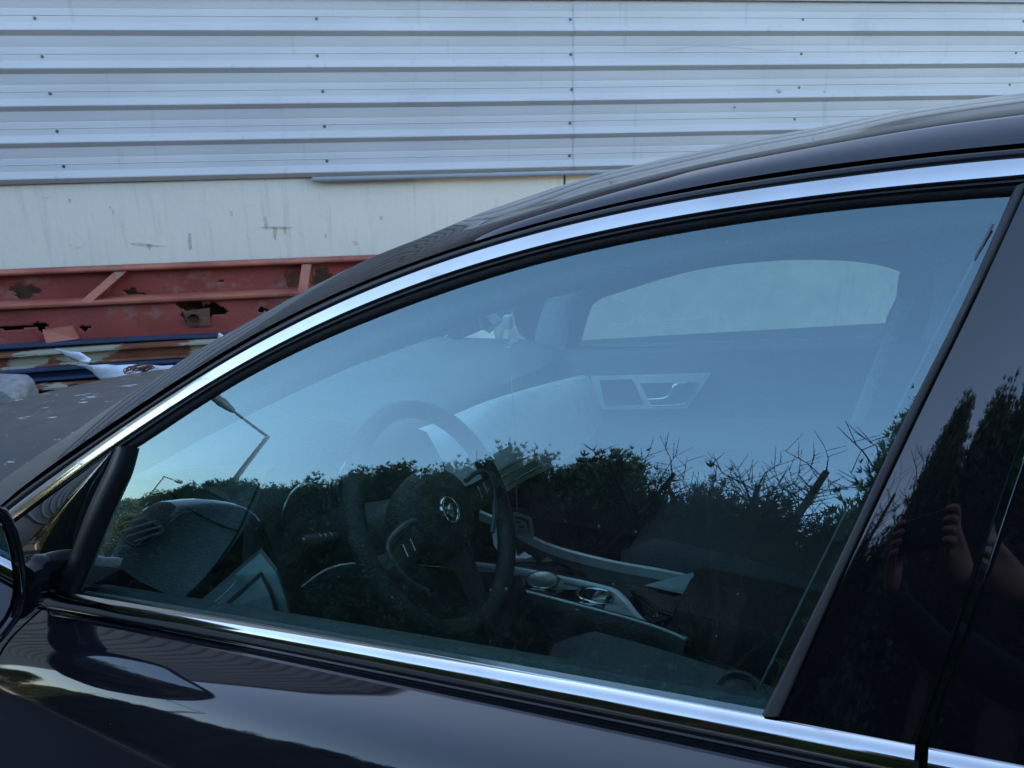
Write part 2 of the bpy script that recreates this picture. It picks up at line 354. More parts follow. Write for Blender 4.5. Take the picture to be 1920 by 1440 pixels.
for pts in ([(492, 404), (498, 406), (503, 420), (500, 431), (496, 424)], [(480, 426), (520, 424), (552, 426), (540, 430), (500, 429)], [(512, 426), (520, 426), (517, 452), (513, 446)], [(531, 425), (537, 424), (536, 442), (532, 436)], [(240, 456), (262, 455), (290, 459), (312, 462), (286, 463), (256, 461)], [(276, 458), (284, 459), (282, 470), (277, 466)], [(660, 452), (668, 451), (672, 458), (664, 461)]): stain(pts, STAIN, 'rust_stain')
for pts in ([(430, 395), (436, 396), (437, 406), (432, 404)], [(353, 436), (358, 437), (360, 466), (355, 470), (352, 452)], [(608, 440), (613, 438), (612, 446), (609, 447)], [(128, 372), (134, 373), (132, 380), (128, 379)], [(712, 406), (716, 404), (718, 411), (713, 413)], [(210, 394), (214, 393), (214, 401), (211, 402)]): stain(pts, SOOT, 'scuff_mark')
# screws: washer + hex head
bm = bmesh.new()
bmesh.ops.create_cone(bm, cap_ends=True, segments=12, radius1=0.0105, radius2=0.009, depth=0.003)
h = bmesh.ops.create_cone(bm, cap_ends=True, segments=6, radius1=0.0065, radius2=0.0058, depth=0.006)
bmesh.ops.translate(bm, vec=(0, 0, 0.004), verts=h['verts'])
screw_me = bpy.data.meshes.new('screw'); bm.to_mesh(screw_me); bm.free(); screw_me.materials.append(STEELS)
qn = Vector(WN).to_track_quat('Z', 'Y')
for k in range(-1, 6):
    for r in range(5):
        s = 0.311+1.706*k + rng.normal(0, 0.006) + (0.012*r if k == 4 else 0)
        o = new_obj('screw', screw_me, STEELS, wh)
        o.matrix_parent_inverse = wh.matrix_basis.inverted()
        o.location = Vector(W(s, 0.0165, 1.3745+RP*r+rng.normal(0, 0.003))); o.rotation_mode = 'QUATERNION'; o.rotation_quaternion = qn
# dents and a hanging wire scratch on the cladding
for (px, py, rr) in ((1463, 170, 0.016), (1368, 177, 0.010), (1548, 172, 0.010), (1380, 200, 0.009), (1133, 50, 0.010)):
    s, z = wpx(px, py, 0.04)
    bm = bmesh.new(); bmesh.ops.create_icosphere(bm, subdivisions=2, radius=rr)
    for v in bm.verts: v.co *= 1+0.3*random.uniform(-1, 1); v.co.y *= 0.5
    bmesh.ops.translate(bm, vec=tuple(W(s, 0.026, z)), verts=bm.verts); bmobj('dent', bm, FLASH, wh, True)
pts = [W(*[(lambda q: (q[0], 0.018, q[1]))(wpx(x, y, 0.018))][0]) for x, y in ((1240, 96), (1300, 87), (1345, 86), (1400, 91), (1440, 95), (1468, 94))]
tube('scratch', spline(pts, 30), 0.0008, FLASH, wh, k=5)

# ------------------------------------------------------------------ scrap steel in front of the wall
def holed_web(name, s0, s1, z0, z1, off, m, parent, holes, cell=0.012, thick=0.006, lean=0.0):
    ns, nz = int((s1-s0)/cell), max(2, int((z1-z0)/cell)); V = []; Fc = []
    for i in range(ns+1):
        for j in range(nz+1):
            s, z = s0+(s1-s0)*i/ns, z0+(z1-z0)*j/nz
            wv = 0.006*math.sin(s*2.3)*math.sin(3.1*j/nz) + 0.0025*math.sin(s*17+z*11)
            V.append(W(s, off+lean*(z-z0)+wv, z))
    for i in range(ns):
        for j in range(nz):
            s, z = s0+(s1-s0)*(i+.5)/ns, z0+(z1-z0)*(j+.5)/nz; cut = False
            for (hs, hz, a, b, ph) in holes:
                an = math.atan2((z-hz)/b, (s-hs)/a); d = math.hypot((s-hs)/a, (z-hz)/b)
                if d < 1+0.28*math.sin(3*an+ph)+0.16*math.sin(7*an+2*ph): cut = True; break
            if not cut:
                a_ = i*(nz+1)+j; Fc.append((a_, a_+nz+1, a_+nz+2, a_+1))
    o = mesh(name, V, Fc, m, parent)
    md = o.modifiers.new('s', 'SOLIDIFY'); md.thickness = thick; return o
def sx(px, py, off): return wpx(px, py, off)
fr = empty('red_steel_frame', tuple(W(1.5, 0.3, 0.0)))
tag(fr, 'long rusty red steel channel frame with torn holes and stiffener plates along the wall', 'steel frame')
b0, b1 = -2.6, 3.0
prism_s('top_flange', [(0.20, 0.722), (0.335, 0.716), (0.352, 0.722), (0.358, 0.735), (0.350, 0.748), (0.335, 0.753), (0.20, 0.745)], b0, b1, REDL, fr, ns=30, autos=60)
hp = [sx(47, 548, .26)+(0.075, 0.055, 0.6), sx(252, 556, .26)+(0.07, 0.05, 2.0), sx(549, 527, .26)+(0.045, 0.07, 1.0), sx(604, 520, .26)+(0.07, 0.06, 3.0), sx(415, 527, .26)+(0.02, 0.012, 3.0)]
holed_web('upper_web', b0, b1, 0.535, 0.724, 0.255, REDM, fr, hp, lean=0.05)
prism_s('lower_flange', [(0.22, 0.530), (0.415, 0.515), (0.425, 0.522), (0.425, 0.538), (0.412, 0.545), (0.22, 0.548)], b0, b1, REDL, fr, ns=30, autos=60)
hl = [sx(375, 583, .36)+(0.13, 0.075, 1.3), sx(160, 615, .36)+(0.028, 0.02, 0.3), sx(493, 580, .36)+(0.03, 0.02, 2.3), sx(27, 614, .36)+(0.10, 0.012, 0.8), sx(78, 612, .36)+(0.035, 0.03, .2)]
holed_web('lower_web', b0, b1, 0.275, 0.520, 0.365, REDM, fr, hl)
prism_s('back_plate', [(0.10, 0.25), (0.13, 0.25), (0.13, 0.72), (0.10, 0.72)], b0, b1, RUSTB, fr)
def stiffener(px_t, py_t, px_b, py_b, w=0.075):
    s, z = sx(px_t, py_t, 0.34); s2, z2 = sx(px_b, py_b, 0.41)
    V = []
    for ds in (0, w):
        V += [W(s+ds, 0.27, 0.718), W(s+ds, 0.345, 0.716), W(s2+ds, 0.412, 0.543), W(s2+ds, 0.258, 0.543)]
    F_ = [(0, 1, 2, 3), (4, 5, 6, 7), (0, 1, 5, 4), (1, 2, 6, 5), (2, 3, 7, 6), (3, 0, 4, 7)]
    return mesh('stiffener', V, F_, REDL, fr, smooth=False)
stiffener(215, 512, 150, 566); stiffener(566, 492, 558, 544, 0.06)
s_, _ = sx(2, 560, .36)
mesh('bracket', [W(s_+a, 0.375+b, z) for a, b, z in ((0.22, 0, .37), (0.40, 0, .385), (0.43, 0, .30), (0.24, 0.03, .288), (0.22, .02, .37), (0.40, .02, .385), (0.43, .03, .30), (0.24, .05, .288))],
     [(0, 1, 2, 3), (4, 5, 6, 7), (0, 1, 5, 4), (1, 2, 6, 5), (2, 3, 7, 6), (3, 0, 4, 7)], REDL, fr, smooth=False)
sc, zc = sx(365, 596, .40)
pp = [W(sc-0.03, 0.30, zc+0.01), W(sc, 0.44, zc)]
tube('pipe_stub', pp, 0.035, RUSTB, fr, k=18, caps=False)
mesh('pipe_plate', [W(sc+a, 0.385+o, zc+b) for o in (0, .01) for a, b in ((-0.07, 0.045), (0.10, 0.06), (0.09, -0.055), (-0.05, -0.06))],
     [(0, 1, 2, 3), (4, 5, 6, 7), (0, 1, 5, 4), (1, 2, 6, 5), (2, 3, 7, 6), (3, 0, 4, 7)], RUSTB, fr, smooth=False)
def beam(name, label, s0, s1, off, z0, h, d, m, tilt=0.0, cat='steel beam'):
    e = empty(name, tuple(W((s0+s1)/2, off, z0))); tag(e, label, cat, 'scrap steel by the wall')
    t = 0.012
    def seg(n, prof):
        rows = []
        for s in np.linspace(s0, s1, 25):
            dz = tilt*(s-s0) + 0.004*math.sin(3*s)
            rows.append([W(s, off+o+0.003*math.sin(5*s), z0+z+dz) for o, z in prof])
        o = grid(n, rows, m, e, closed=True, autos=35)
        bm = bmesh.new(); bm.from_mesh(o.data); bmesh.ops.holes_fill(bm, edges=[q for q in bm.edges if q.is_boundary]); bm.to_mesh(o.data); bm.free()
    seg('upper_flange', [(-d, h-t), (0, h-t), (0, h), (-d, h)])
    seg('web', [(-d*0.45, t), (-d*0.38, t), (-d*0.38, h-t), (-d*0.45, h-t)])
    seg('bottom_flange', [(-d, 0), (0.012, 0), (0.012, t), (-d, t)])
    return e
beam('blue_steel_beam', 'dark blue steel beam just under the red frame', -2.4, 2.8, 0.47, 0.215, 0.062, 0.16, BLUEM, 0.004)
beam('orange_steel_beam', 'orange rusty beam with peeling pale paint patches', -2.2, 2.7, 0.56, 0.125, 0.088, 0.16, CAMO, 0.016)
beam('blue_steel_beam', 'lower blue steel beam with rust patches behind the white sheet', -1.8, 2.6, 0.62, 0.07, 0.070, 0.18, BLUEM, 0.010)
beam('rusty_steel_beam', 'brown rusty beam lowest of the pile beside the concrete lump', -1.6, 2.4, 0.74, 0.004, 0.066, 0.16, CAMO, 0.0)
# black hose end
s, z = sx(130, 705, .80)
ho = tube('rubber_hose', spline([W(s-0.02, .82, .02), W(s+0.02, .84, .09), W(s+0.14, .85, .075), W(s+0.24, .80, .04), W(s+0.5, .7, .03)], 24), 0.026, RUBBER, None, k=12)
tag(ho, 'short black rubber hose lying on the rusty beam', 'hose')
# concrete lump
bm = bmesh.new(); bmesh.ops.create_icosphere(bm, subdivisions=4, radius=0.5)
for v in bm.verts:
    c = v.co; k = 1+0.10*math.sin(9*c.x+3*c.z)+0.07*math.sin(14*c.y+5)+0.04*math.sin(31*c.x*c.y)
    v.co = Vector((max(-.40, min(.40, c.x*k))*0.62, max(-.3, min(.3, c.y*k))*0.6, max(-.38, min(.30, c.z*k))*0.5))
s, z = sx(10, 705, .88)
o = bmobj('concrete_lump', bm, CONC, None, True, 35); o.location = W(s-0.06, .92, 0.075); o.rotation_euler = (0.1, 0.06, 0.5); o.scale = (0.78, 0.7, 0.72)
tag(o, 'broken grey concrete lump at the left end of the steel pile', 'rubble')
# torn white sheets
def sheet_px(name, pts, off, label, fold=0.02, n=10):
    P = [wpx(x, y, off) for x, y in pts]
    bm = bmesh.new(); vv = [bm.verts.new(W(s, off+fold*math.sin(i*2.4+s*9), z)) for i, (s, z) in enumerate(P)]
    f = bm.faces.new(vv); bmesh.ops.triangulate(bm, faces=[f]); bmesh.ops.subdivide_edges(bm, edges=bm.edges, cuts=3, use_grid_fill=True)
    for v in bm.verts:
        d = v.co - Vector(WP); s = d.dot(Vector(WD)); v.co += Vector(WN)*(fold*0.6*math.sin(s*21+v.co.z*33))+Vector((0, 0, 0.004*math.sin(s*50)))
    o = bmobj(name, bm, PAPER, None, True); md = o.modifiers.new('s', 'SOLIDIFY'); md.thickness = 0.002
    return tag(o, label, 'plastic sheet')
sheet_px('torn_sheet', [(104, 654), (120, 655), (150, 661), (172, 672), (170, 676), (145, 680), (128, 668)], .86, 'small curled scrap of white sheet sticking up over the beams')
sheet_px('torn_sheet', [(140, 686), (175, 681), (230, 686), (300, 684), (330, 686), (318, 702), (190, 712), (172, 697)], .84, 'long torn white sheet lying along the beams behind the bonnet')
sheet_px('torn_sheet', [(406, 640), (412, 623), (418, 630), (424, 640), (414, 650)], .62, 'tiny white scrap beside the windscreen pillar')
s, z = sx(268, 693, .95)
pts = []
for k in range(60):
    a = k*0.9; pts.append(W(s+0.10*math.cos(a)*math.sin(k*.31), .96+0.04*math.sin(a*1.3), z-0.01+0.035*abs(math.sin(a*.7))))
tag(tube('wire_tangle', spline(pts, 240), 0.0028, RUSTB, None, k=5), 'tangle of thin rusty wire by the white sheet', 'wire')

# ================================================================== the car
car = empty('parked_car', (-0.3, 0.78, 0.0))
tag(car, 'black saloon car with chrome window surround parked beside the wall', 'car')
C_CU = [(20,956),(75,915),(120,881),(180,840),(200,823),(250,789),(300,756.5),(350,725.5),(400,696),(450,665),(500,638),(550,612),(600,587),(650,563),(700,542),(750,523),(800,505),(850,487),(900,471),(950,456),(1000,442),(1040,430.5),(1090,418.5),(1140,406),(1190,396),(1240,387),(1280,379.5),(1330,371),(1380,362.5),(1430,355),(1480,348),(1520,342),(1680,322),(1780,310.5),(1880,302),(1920,298)]
C_CL = [(29,976),(100,922),(150,886),(200,852),(250,812),(300,780.5),(350,750.5),(400,719),(450,687.5),(500,660.5),(550,635),(600,612),(650,590),(700,569),(750,549),(800,531),(850,513),(900,497),(950,483),(1000,469),(1040,458.5),(1090,447),(1140,436),(1190,426),(1240,417),(1280,409.5),(1330,400.5),(1380,392),(1430,385),(1480,379),(1520,374),(1680,356),(1780,346),(1880,338),(1920,334)]
C_GT = [(237,843),(300,800),(350,769),(400,738),(450,707),(500,679),(550,654),(600,631),(650,611),(700,590),(750,571),(800,553),(850,534),(900,518),(950,503),(1000,489),(1040,478.5),(1090,466),(1140,455),(1190,445),(1240,436),(1280,428),(1330,419),(1380,411),(1430,404),(1480,397),(1520,392),(1680,375),(1780,366),(1880,359)]
C_GL = [(8,947),(60,908),(120,866),(200,808),(300,745),(400,681),(450,648),(500,619),(550,593),(600,570),(650,546),(700,525),(750,506),(800,488),(850,470),(900,454),(950,439),(1000,425),(1040,414),(1090,401),(1140,389),(1190,378),(1240,367),(1280,360.5),(1380,343),(1480,328),(1520,322),(1680,300),(1780,290),(1880,280),(1920,276)]
C_GU = [(8,941),(60,900),(120,855),(200,799),(250,766.5),(300,734.5),(350,702),(400,671),(450,642),(500,614),(550,588),(600,564.5),(650,541),(700,519),(750,500),(800,483.5),(850,466),(900,449),(950,434),(1000,420),(1040,409.5),(1090,396.5),(1140,384),(1190,372.5),(1240,362),(1280,354),(1330,345),(1380,336),(1430,327),(1480,320),(1520,314),(1680,293),(1780,282),(1880,272),(1920,268)]
C_SI = [(0,903),(60,860),(85,843),(131,817),(200,766),(260,728),(310,696),(365,660),(400,638.5),(450,612),(500,584.5),(550,556),(600,530),(650,505),(700,480),(750,461),(800,442),(825,432),(850,419),(900,399),(950,382),(1040,352),(1100,332),(1200,308),(1280,290),(1400,265),(1540,240),(1680,211),(1800,193),(1920,178)]
def fit(pts, deg=9):
    a = np.array(pts); c = np.polynomial.chebyshev.Chebyshev.fit(a[:, 0], a[:, 1], deg)
    x0, x1 = a[0, 0], a[-1, 0]; d = c.deriv()
    def f(x):
        if x < x0: return float(c(x0)+(x-x0)*d(x0))
        if x > x1: return float(c(x1)+(x-x1)*d(x1))
        return float(c(x))
    return f
fCU, fCL, fGT, fGL, fGU = fit(C_CU), fit(C_CL), fit(C_GT), fit(C_GL), fit(C_GU)
_si = np.array(C_SI)
def fSI(x):
    if x < 0: return 903-(x)*0.74
    return float(np.mean([np.interp(x+d, _si[:, 0], _si[:, 1]) for d in (-24, -12, 0, 12, 24)])) if 30 < x < 1890 else float(np.interp(x, _si[:, 0], _si[:, 1]))
XS = np.r_[np.arange(-110, 1915, 14), 1920]
cu = [onS(x, fCU(x)) for x in XS]
_dz = (cu[-1][2]-cu[-8][2])/(cu[-1][0]-cu[-8][0])
EXT = np.linspace(0.05, 1.50, 30)
def ext_dz(d): return _dz*d - (0.235+_dz*1.5)/2.25*d*d
def extend(line, surf=True):
    out = list(line); e = line[-1]
    o0 = e[1]-Ys(e[0], e[2])
    for d in EXT:
        x, z = e[0]+d, e[2]+ext_dz(d)
        y = Ys(x, z)+o0 if surf else e[1]+0.02*d
        out.append(np.array([x, y, z]))
    return out
L_CU, L_CL, L_GT, L_GL, L_GU = (extend([onS(x, f(x)) for x in XS]) for f in (fCU, fCL, fGT, fGL, fGU))
def ribbon(name, A, B, prof, m, parent, mirror=False, flip=False):
    """surface between two rails; prof: list of (s across, height along the body normal)"""
    rows = []
    for a, b in zip(A, B):
        n = nS((a+b)/2); r = [a+(b-a)*s+n*h_ for s, h_ in prof]
        rows.append([far(q) for q in r] if mirror else r)
    return grid(name, rows, m, parent, autos=50)
P_CHR = [(0.0, -0.004), (0.0, 0.0018), (0.04, 0.0030), (0.3, 0.0034), (0.6, 0.0034), (0.88, 0.0029), (0.93, 0.0012), (1.0, -0.004)]
P_FRM = [(0.0, -0.010), (0.02, -0.001), (0.15, 0.001), (0.5, 0.0015), (0.85, -0.0005), (1.0, -0.004)]
P_SEAL = [(0.0, -0.003), (0.08, 0.0005), (0.30, 0.0012), (0.42, -0.003), (0.75, -0.004), (1.0, -0.007), (1.02, -0.012)]
P_GAP = [(-0.4, -0.002), (-0.1, -0.016), (1.1, -0.016), (1.4, -0.006)]
door = empty('front_door', (-0.5, 0.0, 0.6)); door.parent = car; door.matrix_parent_inverse = car.matrix_basis.inverted()
bpy.context.view_layer.update()
ribbon('window_chrome', L_CU, L_CL, P_CHR, CHROME, door)
ribbon('window_frame', L_GL, L_CU, P_FRM, FRAMEB, door)
ribbon('window_seal', L_CL, L_GT, P_SEAL, RUBBER, door)
ribbon('roof_gap', L_GU, L_GL, P_GAP, DARK, car)
for nm, A, B, p, m in (('window_chrome', L_CU, L_CL, P_CHR, CHROME), ('window_frame', L_GL, L_CU, P_FRM, FRAMEB), ('window_seal', L_CL, L_GT, P_SEAL, RUBBER)):
    pass

# roof skin and pillar: from the gap over the crown to the far side
C_RB = np.array([(700, 519), (735, 502), (760, 490), (800, 468), (850, 445), (900, 427), (950, 411), (1000, 396), (1040, 383), (1090, 367), (1140, 353), (1190, 339.5), (1240, 328), (1280, 318), (1330, 306.5), (1380, 296.5), (1430, 287), (1480, 277.5), (1520, 269.5), (1680, 241), (1780, 225), (1880, 212), (1920, 207)])
def fRB(x): return float(np.mean([np.interp(x+d, C_RB[:, 0], C_RB[:, 1]) for d in (-20, -10, 0, 10, 20)])) if x < 1890 else float(np.interp(x, C_RB[:, 0], C_RB[:, 1]))
def roof_station(x, gu, last=None):
    si = fSI(x); v = ray(x, si); p0 = gu
    k = min(1.0, max(0.0, (x-700)/260.0)); k = k*k*(3-2*k)
    dy = 0.055*(1-k) + (0.12+0.22*min(1.0, max(0, (x-700)/1200.0)))*k
    Y = p0[1]+dy; p2 = CAM + v*(Y-CAM[1])/v[1]
    if k < 1:
        lo, hi = x, x+420.0
        for _ in range(40):
            m_ = (lo+hi)/2; vm = ray(m_, fSI(m_)); xm = CAM[0]+vm[0]*(Y-CAM[1])/vm[1]
            if xm > p0[0]-0.012: hi = m_
            else: lo = m_
        vm = ray(lo, fSI(lo)); p2 = p2*k + (CAM+vm*(Y-CAM[1])/vm[1])*(1-k)
    return p0, p2, v[2]/v[1], v[0]/v[1], k
rows = []; edge = []
NB = 22
for x, gu in zip(XS, L_GU[:len(XS)]):
    p0, p2, sz, sx_, k = roof_station(x, gu)
    f1 = 0.20*k+0.42*(1-k)
    y1 = p0[1]+f1*(p2[1]-p0[1]); sl = sz if k > 0 else sz*0.6
    p1 = np.array([p0[0]+(p2[0]-p0[0])*f1, y1, p2[2]-(p2[1]-y1)*(sz if k > .5 else sz*.8+0.1*(1-k))])
    pf = (p0+p2)/2+nS(p0)*0.004
    vb = ray(x, fRB(x)); zr = CAM[2]+vb[2]/vb[1]*(p0[1]-CAM[1]); dl = max(0.0, zr-p0[2]); dyb = dl/(0.80-vb[2]/vb[1]); tb_ = (p0[1]+dyb-CAM[1])/vb[1]
    p1 = (CAM+vb*tb_)*k+pf*(1-k)
    r = [p0-nS(p0)*0.012, p0-nS(p0)*0.002]
    pA = p0+(p1-p0)*(0.95*k+0.6*(1-k)); pB = p1+(p2-p1)*(0.10*k+0.35*(1-k))
    if k < 0.999: cub = [(1-t)**3*p0+3*t*(1-t)**2*pA+3*t*t*(1-t)*pB+t**3*p2 for t in np.linspace(0, 1, NB)]
    else: cub = [p0]*NB
    q0 = p0+(p1-p0)*0.80; q2 = p1+(p2-p1)*0.16; bul = nS(p0)*0.0015
    shp = [p0+(q0-p0)*t+bul*math.sin(math.pi*t) for t in np.linspace(0, 1, 8)][:-1]
    shp += [(1-t)**2*q0+2*t*(1-t)*p1+t*t*q2 for t in np.linspace(0, 1, 8)][:-1]
    shp += [q2+(p2-q2)*t+np.array([0, 0, 0.0012])*math.sin(math.pi*t) for t in np.linspace(0, 1, NB-14)]
    for a_, b_ in zip(cub, shp): r.append(a_*(1-k)+b_*k)
    edge.append((p0, p1, p2, k)); rows.append(r)
rail_rows = rows
# extension to the rear
e0 = rail_rows[-1]
for i, d in enumerate(EXT):
    sh = np.array([d, 0.012*d, ext_dz(d)])
    rail_rows.append([q+sh for q in e0])
for _ in range(3):
    sm_ = [np.array(r) for r in rail_rows]
    for i in range(2, len(sm_)-2):
        if i < len(XS)-2: rail_rows[i] = [sm_[i][j] if j < 3 else (sm_[i-2][j]+2*sm_[i-1][j]+3*sm_[i][j]+2*sm_[i+1][j]+sm_[i+2][j])/9 for j in range(len(sm_[i]))]
ks = [e[3] for e in edge]+[1.0]*len(EXT)
def with_center(r, k, x):
    p2 = r[-1]; t2 = r[-1]-r[-4]; out = list(r)
    if k <= 0.02: return out
    zc = p2[2] + 0.010*k*k
    for t in np.linspace(0.12, 1, 9):
        y = p2[1]+(0.78-p2[1])*t
        out.append(np.array([p2[0]-0.03*(1-k)*t, y, p2[2]+(zc-p2[2])*(1-(1-t)**2)]))
    return out
i_roof = next(i for i, q in enumerate(ks) if q > 0.03)
rail = empty('roof_rail', (0, 0, 0)); bpy.data.objects.remove(rail)
grid('side_pillar', rail_rows[:i_roof+1], PAINT, car, autos=60)
rr = [with_center(r, k, r[-1][0]) for r, k in zip(rail_rows[i_roof:], ks[i_roof:])]
full = [r + [far(q) for q in reversed(r[:-1])] for r in rr]
grid('roof', full, PAINT, car, autos=60)
grid('side_pillar', [[far(q) for q in r] for r in rail_rows[:i_roof+1]], PAINT, car, autos=60)
# windscreen: from the pillar edges, bowed forward
ws_rows = []
for r in rail_rows[:i_roof+1]:
    e = r[-1]; row = []
    for t in np.linspace(0, 1, 25):
        y = e[1]+(1.56-2*e[1])*t; b = 1-(2*t-1)**2
        row.append(np.array([e[0]-0.04*b, y, e[2]-0.020-0.02*b]))
    ws_rows.append(row)
ws_keep = [r for r in ws_rows if r[0][0] > -1.42]
wsg = grid('windscreen', ws_keep, WSGL, car)
ws_base = ws_keep[0]; ws_top = ws_keep[-1]
grid('header_trim', [[p+np.array(o_) for p in ws_keep[-1]] for o_ in ((-0.02, 0, -0.008), (0.02, 0, -0.034), (0.08, 0, -0.036), (0.16, 0, -0.012))], LINER, car)
# front edge of the roof joins the windscreen top
grid('roof_front_edge', [ws_top, [np.array(q) for q in (lambda R: [R[int(i*(len(R)-1)/24)] for i in range(25)])(full[0][NB+1:len(full[0])-NB-1] if len(full[0]) > 2*NB+6 else full[0])]], PAINT, car)

# ------- door glass
def curve_lines(f, xs): return [onS(x, f(x)) for x in xs]
B_UP = [(84,1102),(150,1107),(215,1117),(320,1138),(425,1160),(650,1201),(880,1243),(1172,1292),(1440,1345),(1712,1394)]
def belt_pt(x, o=0.0, d=0.0):
    """point on the belt line: o outward, d down"""
    return np.array([x, ytap(x)-o, zbelt(x)-d])
g_rows = []
def glass_sheet(name, top_line, x_lo, x_hi, m, parent, mirror=False, off=-0.009):
    rows = []
    T = [p for p in top_line if x_lo <= p[0] <= x_hi]
    for p in T[::2]+[T[-1]]:
        r = []
        for t in np.linspace(0.0, 1.0, 22):
            zt, zb_ = p[2]+0.012, zbelt(p[0]-0.0)-0.05
            z = zt+(zb_-zt)*t; y = Ys(p[0], z) if z > zbelt(p[0]) else ytap(p[0])+0.404*(z-zbelt(p[0]))
            q = np.array([p[0], y, z]); q = q+nS(q)*off
            r.append(far(q) if mirror else q)
        rows.append(r)
    return grid(name, rows, m, parent)
glass_sheet('window_glass', L_GT, -1.13, 0.16, GLASS, door)

# ------- divider, sail panel, mirror
def px_ribbon(name, A, B, n, prof, m, parent, off=0.0):
    a = spline([(x, y, 0) for x, y in A], n); b = spline([(x, y, 0) for x, y in B], n)
    return ribbon(name, [onS(q[0], q[1], off) for q in a], [onS(q[0], q[1], off) for q in b], prof, m, parent)
px_ribbon('window_divider', [(217, 838), (197, 884), (166, 950), (138, 1025), (108, 1106)], [(241, 838), (229, 885), (205, 941), (176, 1010), (134, 1110)], 24,
          [(-0.1, -0.012), (0.0, 0.0), (0.12, 0.003), (0.35, 0.0042), (0.65, 0.0038), (0.9, 0.0015), (1.0, -0.003), (1.05, -0.012)], FRAMEB, door)
px_ribbon('sail_panel', [(219, 838), (150, 886), (100, 922), (29, 976), (-60, 1046)], [(216, 848), (180, 925), (150, 985), (125, 1055), (80, 1108)], 26,
          [(0.0, -0.001), (0.15, 0.002), (0.5, 0.004), (0.85, 0.002), (1.0, -0.004)], PGLOSS, door)
mir = empty('wing_mirror', tuple(atx(20, 1080, -1.02))); mir.parent = door; mir.matrix_parent_inverse = door.matrix_world.inverted()
bpy.context.view_layer.update()
XM = -1.02
out_r = [(-6, 940), (12, 950), (27, 972), (41, 1015), (51, 1065), (53, 1100), (50, 1132), (38, 1163), (18, 1190), (-10, 1220), (-60, 1248), (-150, 1262), (-260, 1235), (-330, 1165), (-345, 1075), (-310, 985), (-230, 935), (-110, 925)]
def mring(scale, x, cpx=(-140, 1090)):
    return [atx(cpx[0]+(a-cpx[0])*scale, cpx[1]+(b-cpx[1])*scale, XM)+np.array([x, 0, 0]) for a, b in spline([(p[0], p[1], 0) for p in out_r+out_r[:1]], 49)[:48, :2]]
rows = [mring(0.90, -0.010), mring(0.915, 0.001), mring(0.955, 0.004), mring(0.985, 0.001), mring(1.0, -0.010), mring(1.01, -0.035), mring(0.97, -0.07), mring(0.85, -0.105), mring(0.6, -0.13), mring(0.2, -0.14)]
grid('mirror_housing', rows, PAINT, mir, closed=True, autos=60)
rows = [mring(0.935, 0.0025), mring(0.925, 0.0045), mring(0.905, 0.0045), mring(0.895, 0.0)]
grid('mirror_bezel', rows, PGLOSS, mir, closed=True, autos=70)
mg = mring(0.905, -0.004); mesh('mirror_glass', mg, [tuple(range(len(mg)))], MIRR, mir, smooth=False)
fmir = empty('wing_mirror', tuple(far(atx(20, 1080, XM)))); fmir.parent = car; fmir.matrix_parent_inverse = car.matrix_basis.inverted(); bpy.context.view_layer.update()
fx = np.array([0.03, 0, 0.02])
grid('mirror_housing', [[far(q)+fx for q in mring(a_, b_)] for a_, b_ in ((0.90, -0.010), (0.955, 0.004), (1.0, -0.010), (1.01, -0.035), (0.97, -0.07), (0.85, -0.105), (0.6, -0.13), (0.2, -0.14))], PAINT, fmir, closed=True, autos=60)
fg = [far(q)+fx for q in mring(0.905, -0.004)]; mesh('mirror_glass', fg, [tuple(range(len(fg)))], MIRR, fmir, smooth=False)
# mirror foot
A = onS(76, 1082); A2 = atx(20, 1110, XM-0.03)
tube('mirror_foot', spline([A+np.array([0.0, 0.012, -0.004]), A*0.72+A2*0.28+np.array([0, -0.004, 0.008]), A*0.35+A2*0.65, A2], 14), np.linspace(0.030, 0.040, 14), PAINT, mir, k=20)

# ------- belt chrome and door skins
PB = [(-0.004, -0.006), (0.000, 0.0005), (0.0045, -0.0002), (0.0085, -0.0025), (0.0118, -0.0060), (0.0140, -0.0105), (0.0150, -0.0155), (0.0148, -0.0205), (0.0134, -0.0250), (0.0105, -0.0275), (0.004, -0.028)]
def belt_rows(xa, xb, n, prof, taper_a=False):
    rows = []
    for i, x in enumerate(np.linspace(xa, xb, n)):
        k = 1.0
        if taper_a: k = min(1.0, 0.25+(x-xa)/0.035) if x-xa < 0.028 else 1.0
        rows.append([belt_pt(x, o*k, -d*k-(1-k)*0.012) for o, d in prof])
    return rows
XSEAM = float(onS(1716, 1405)[0]) if False else 0.0505
grid('belt_chrome', belt_rows(-1.10, XSEAM-0.001, 90, PB, True), CHROME, door, autos=60)
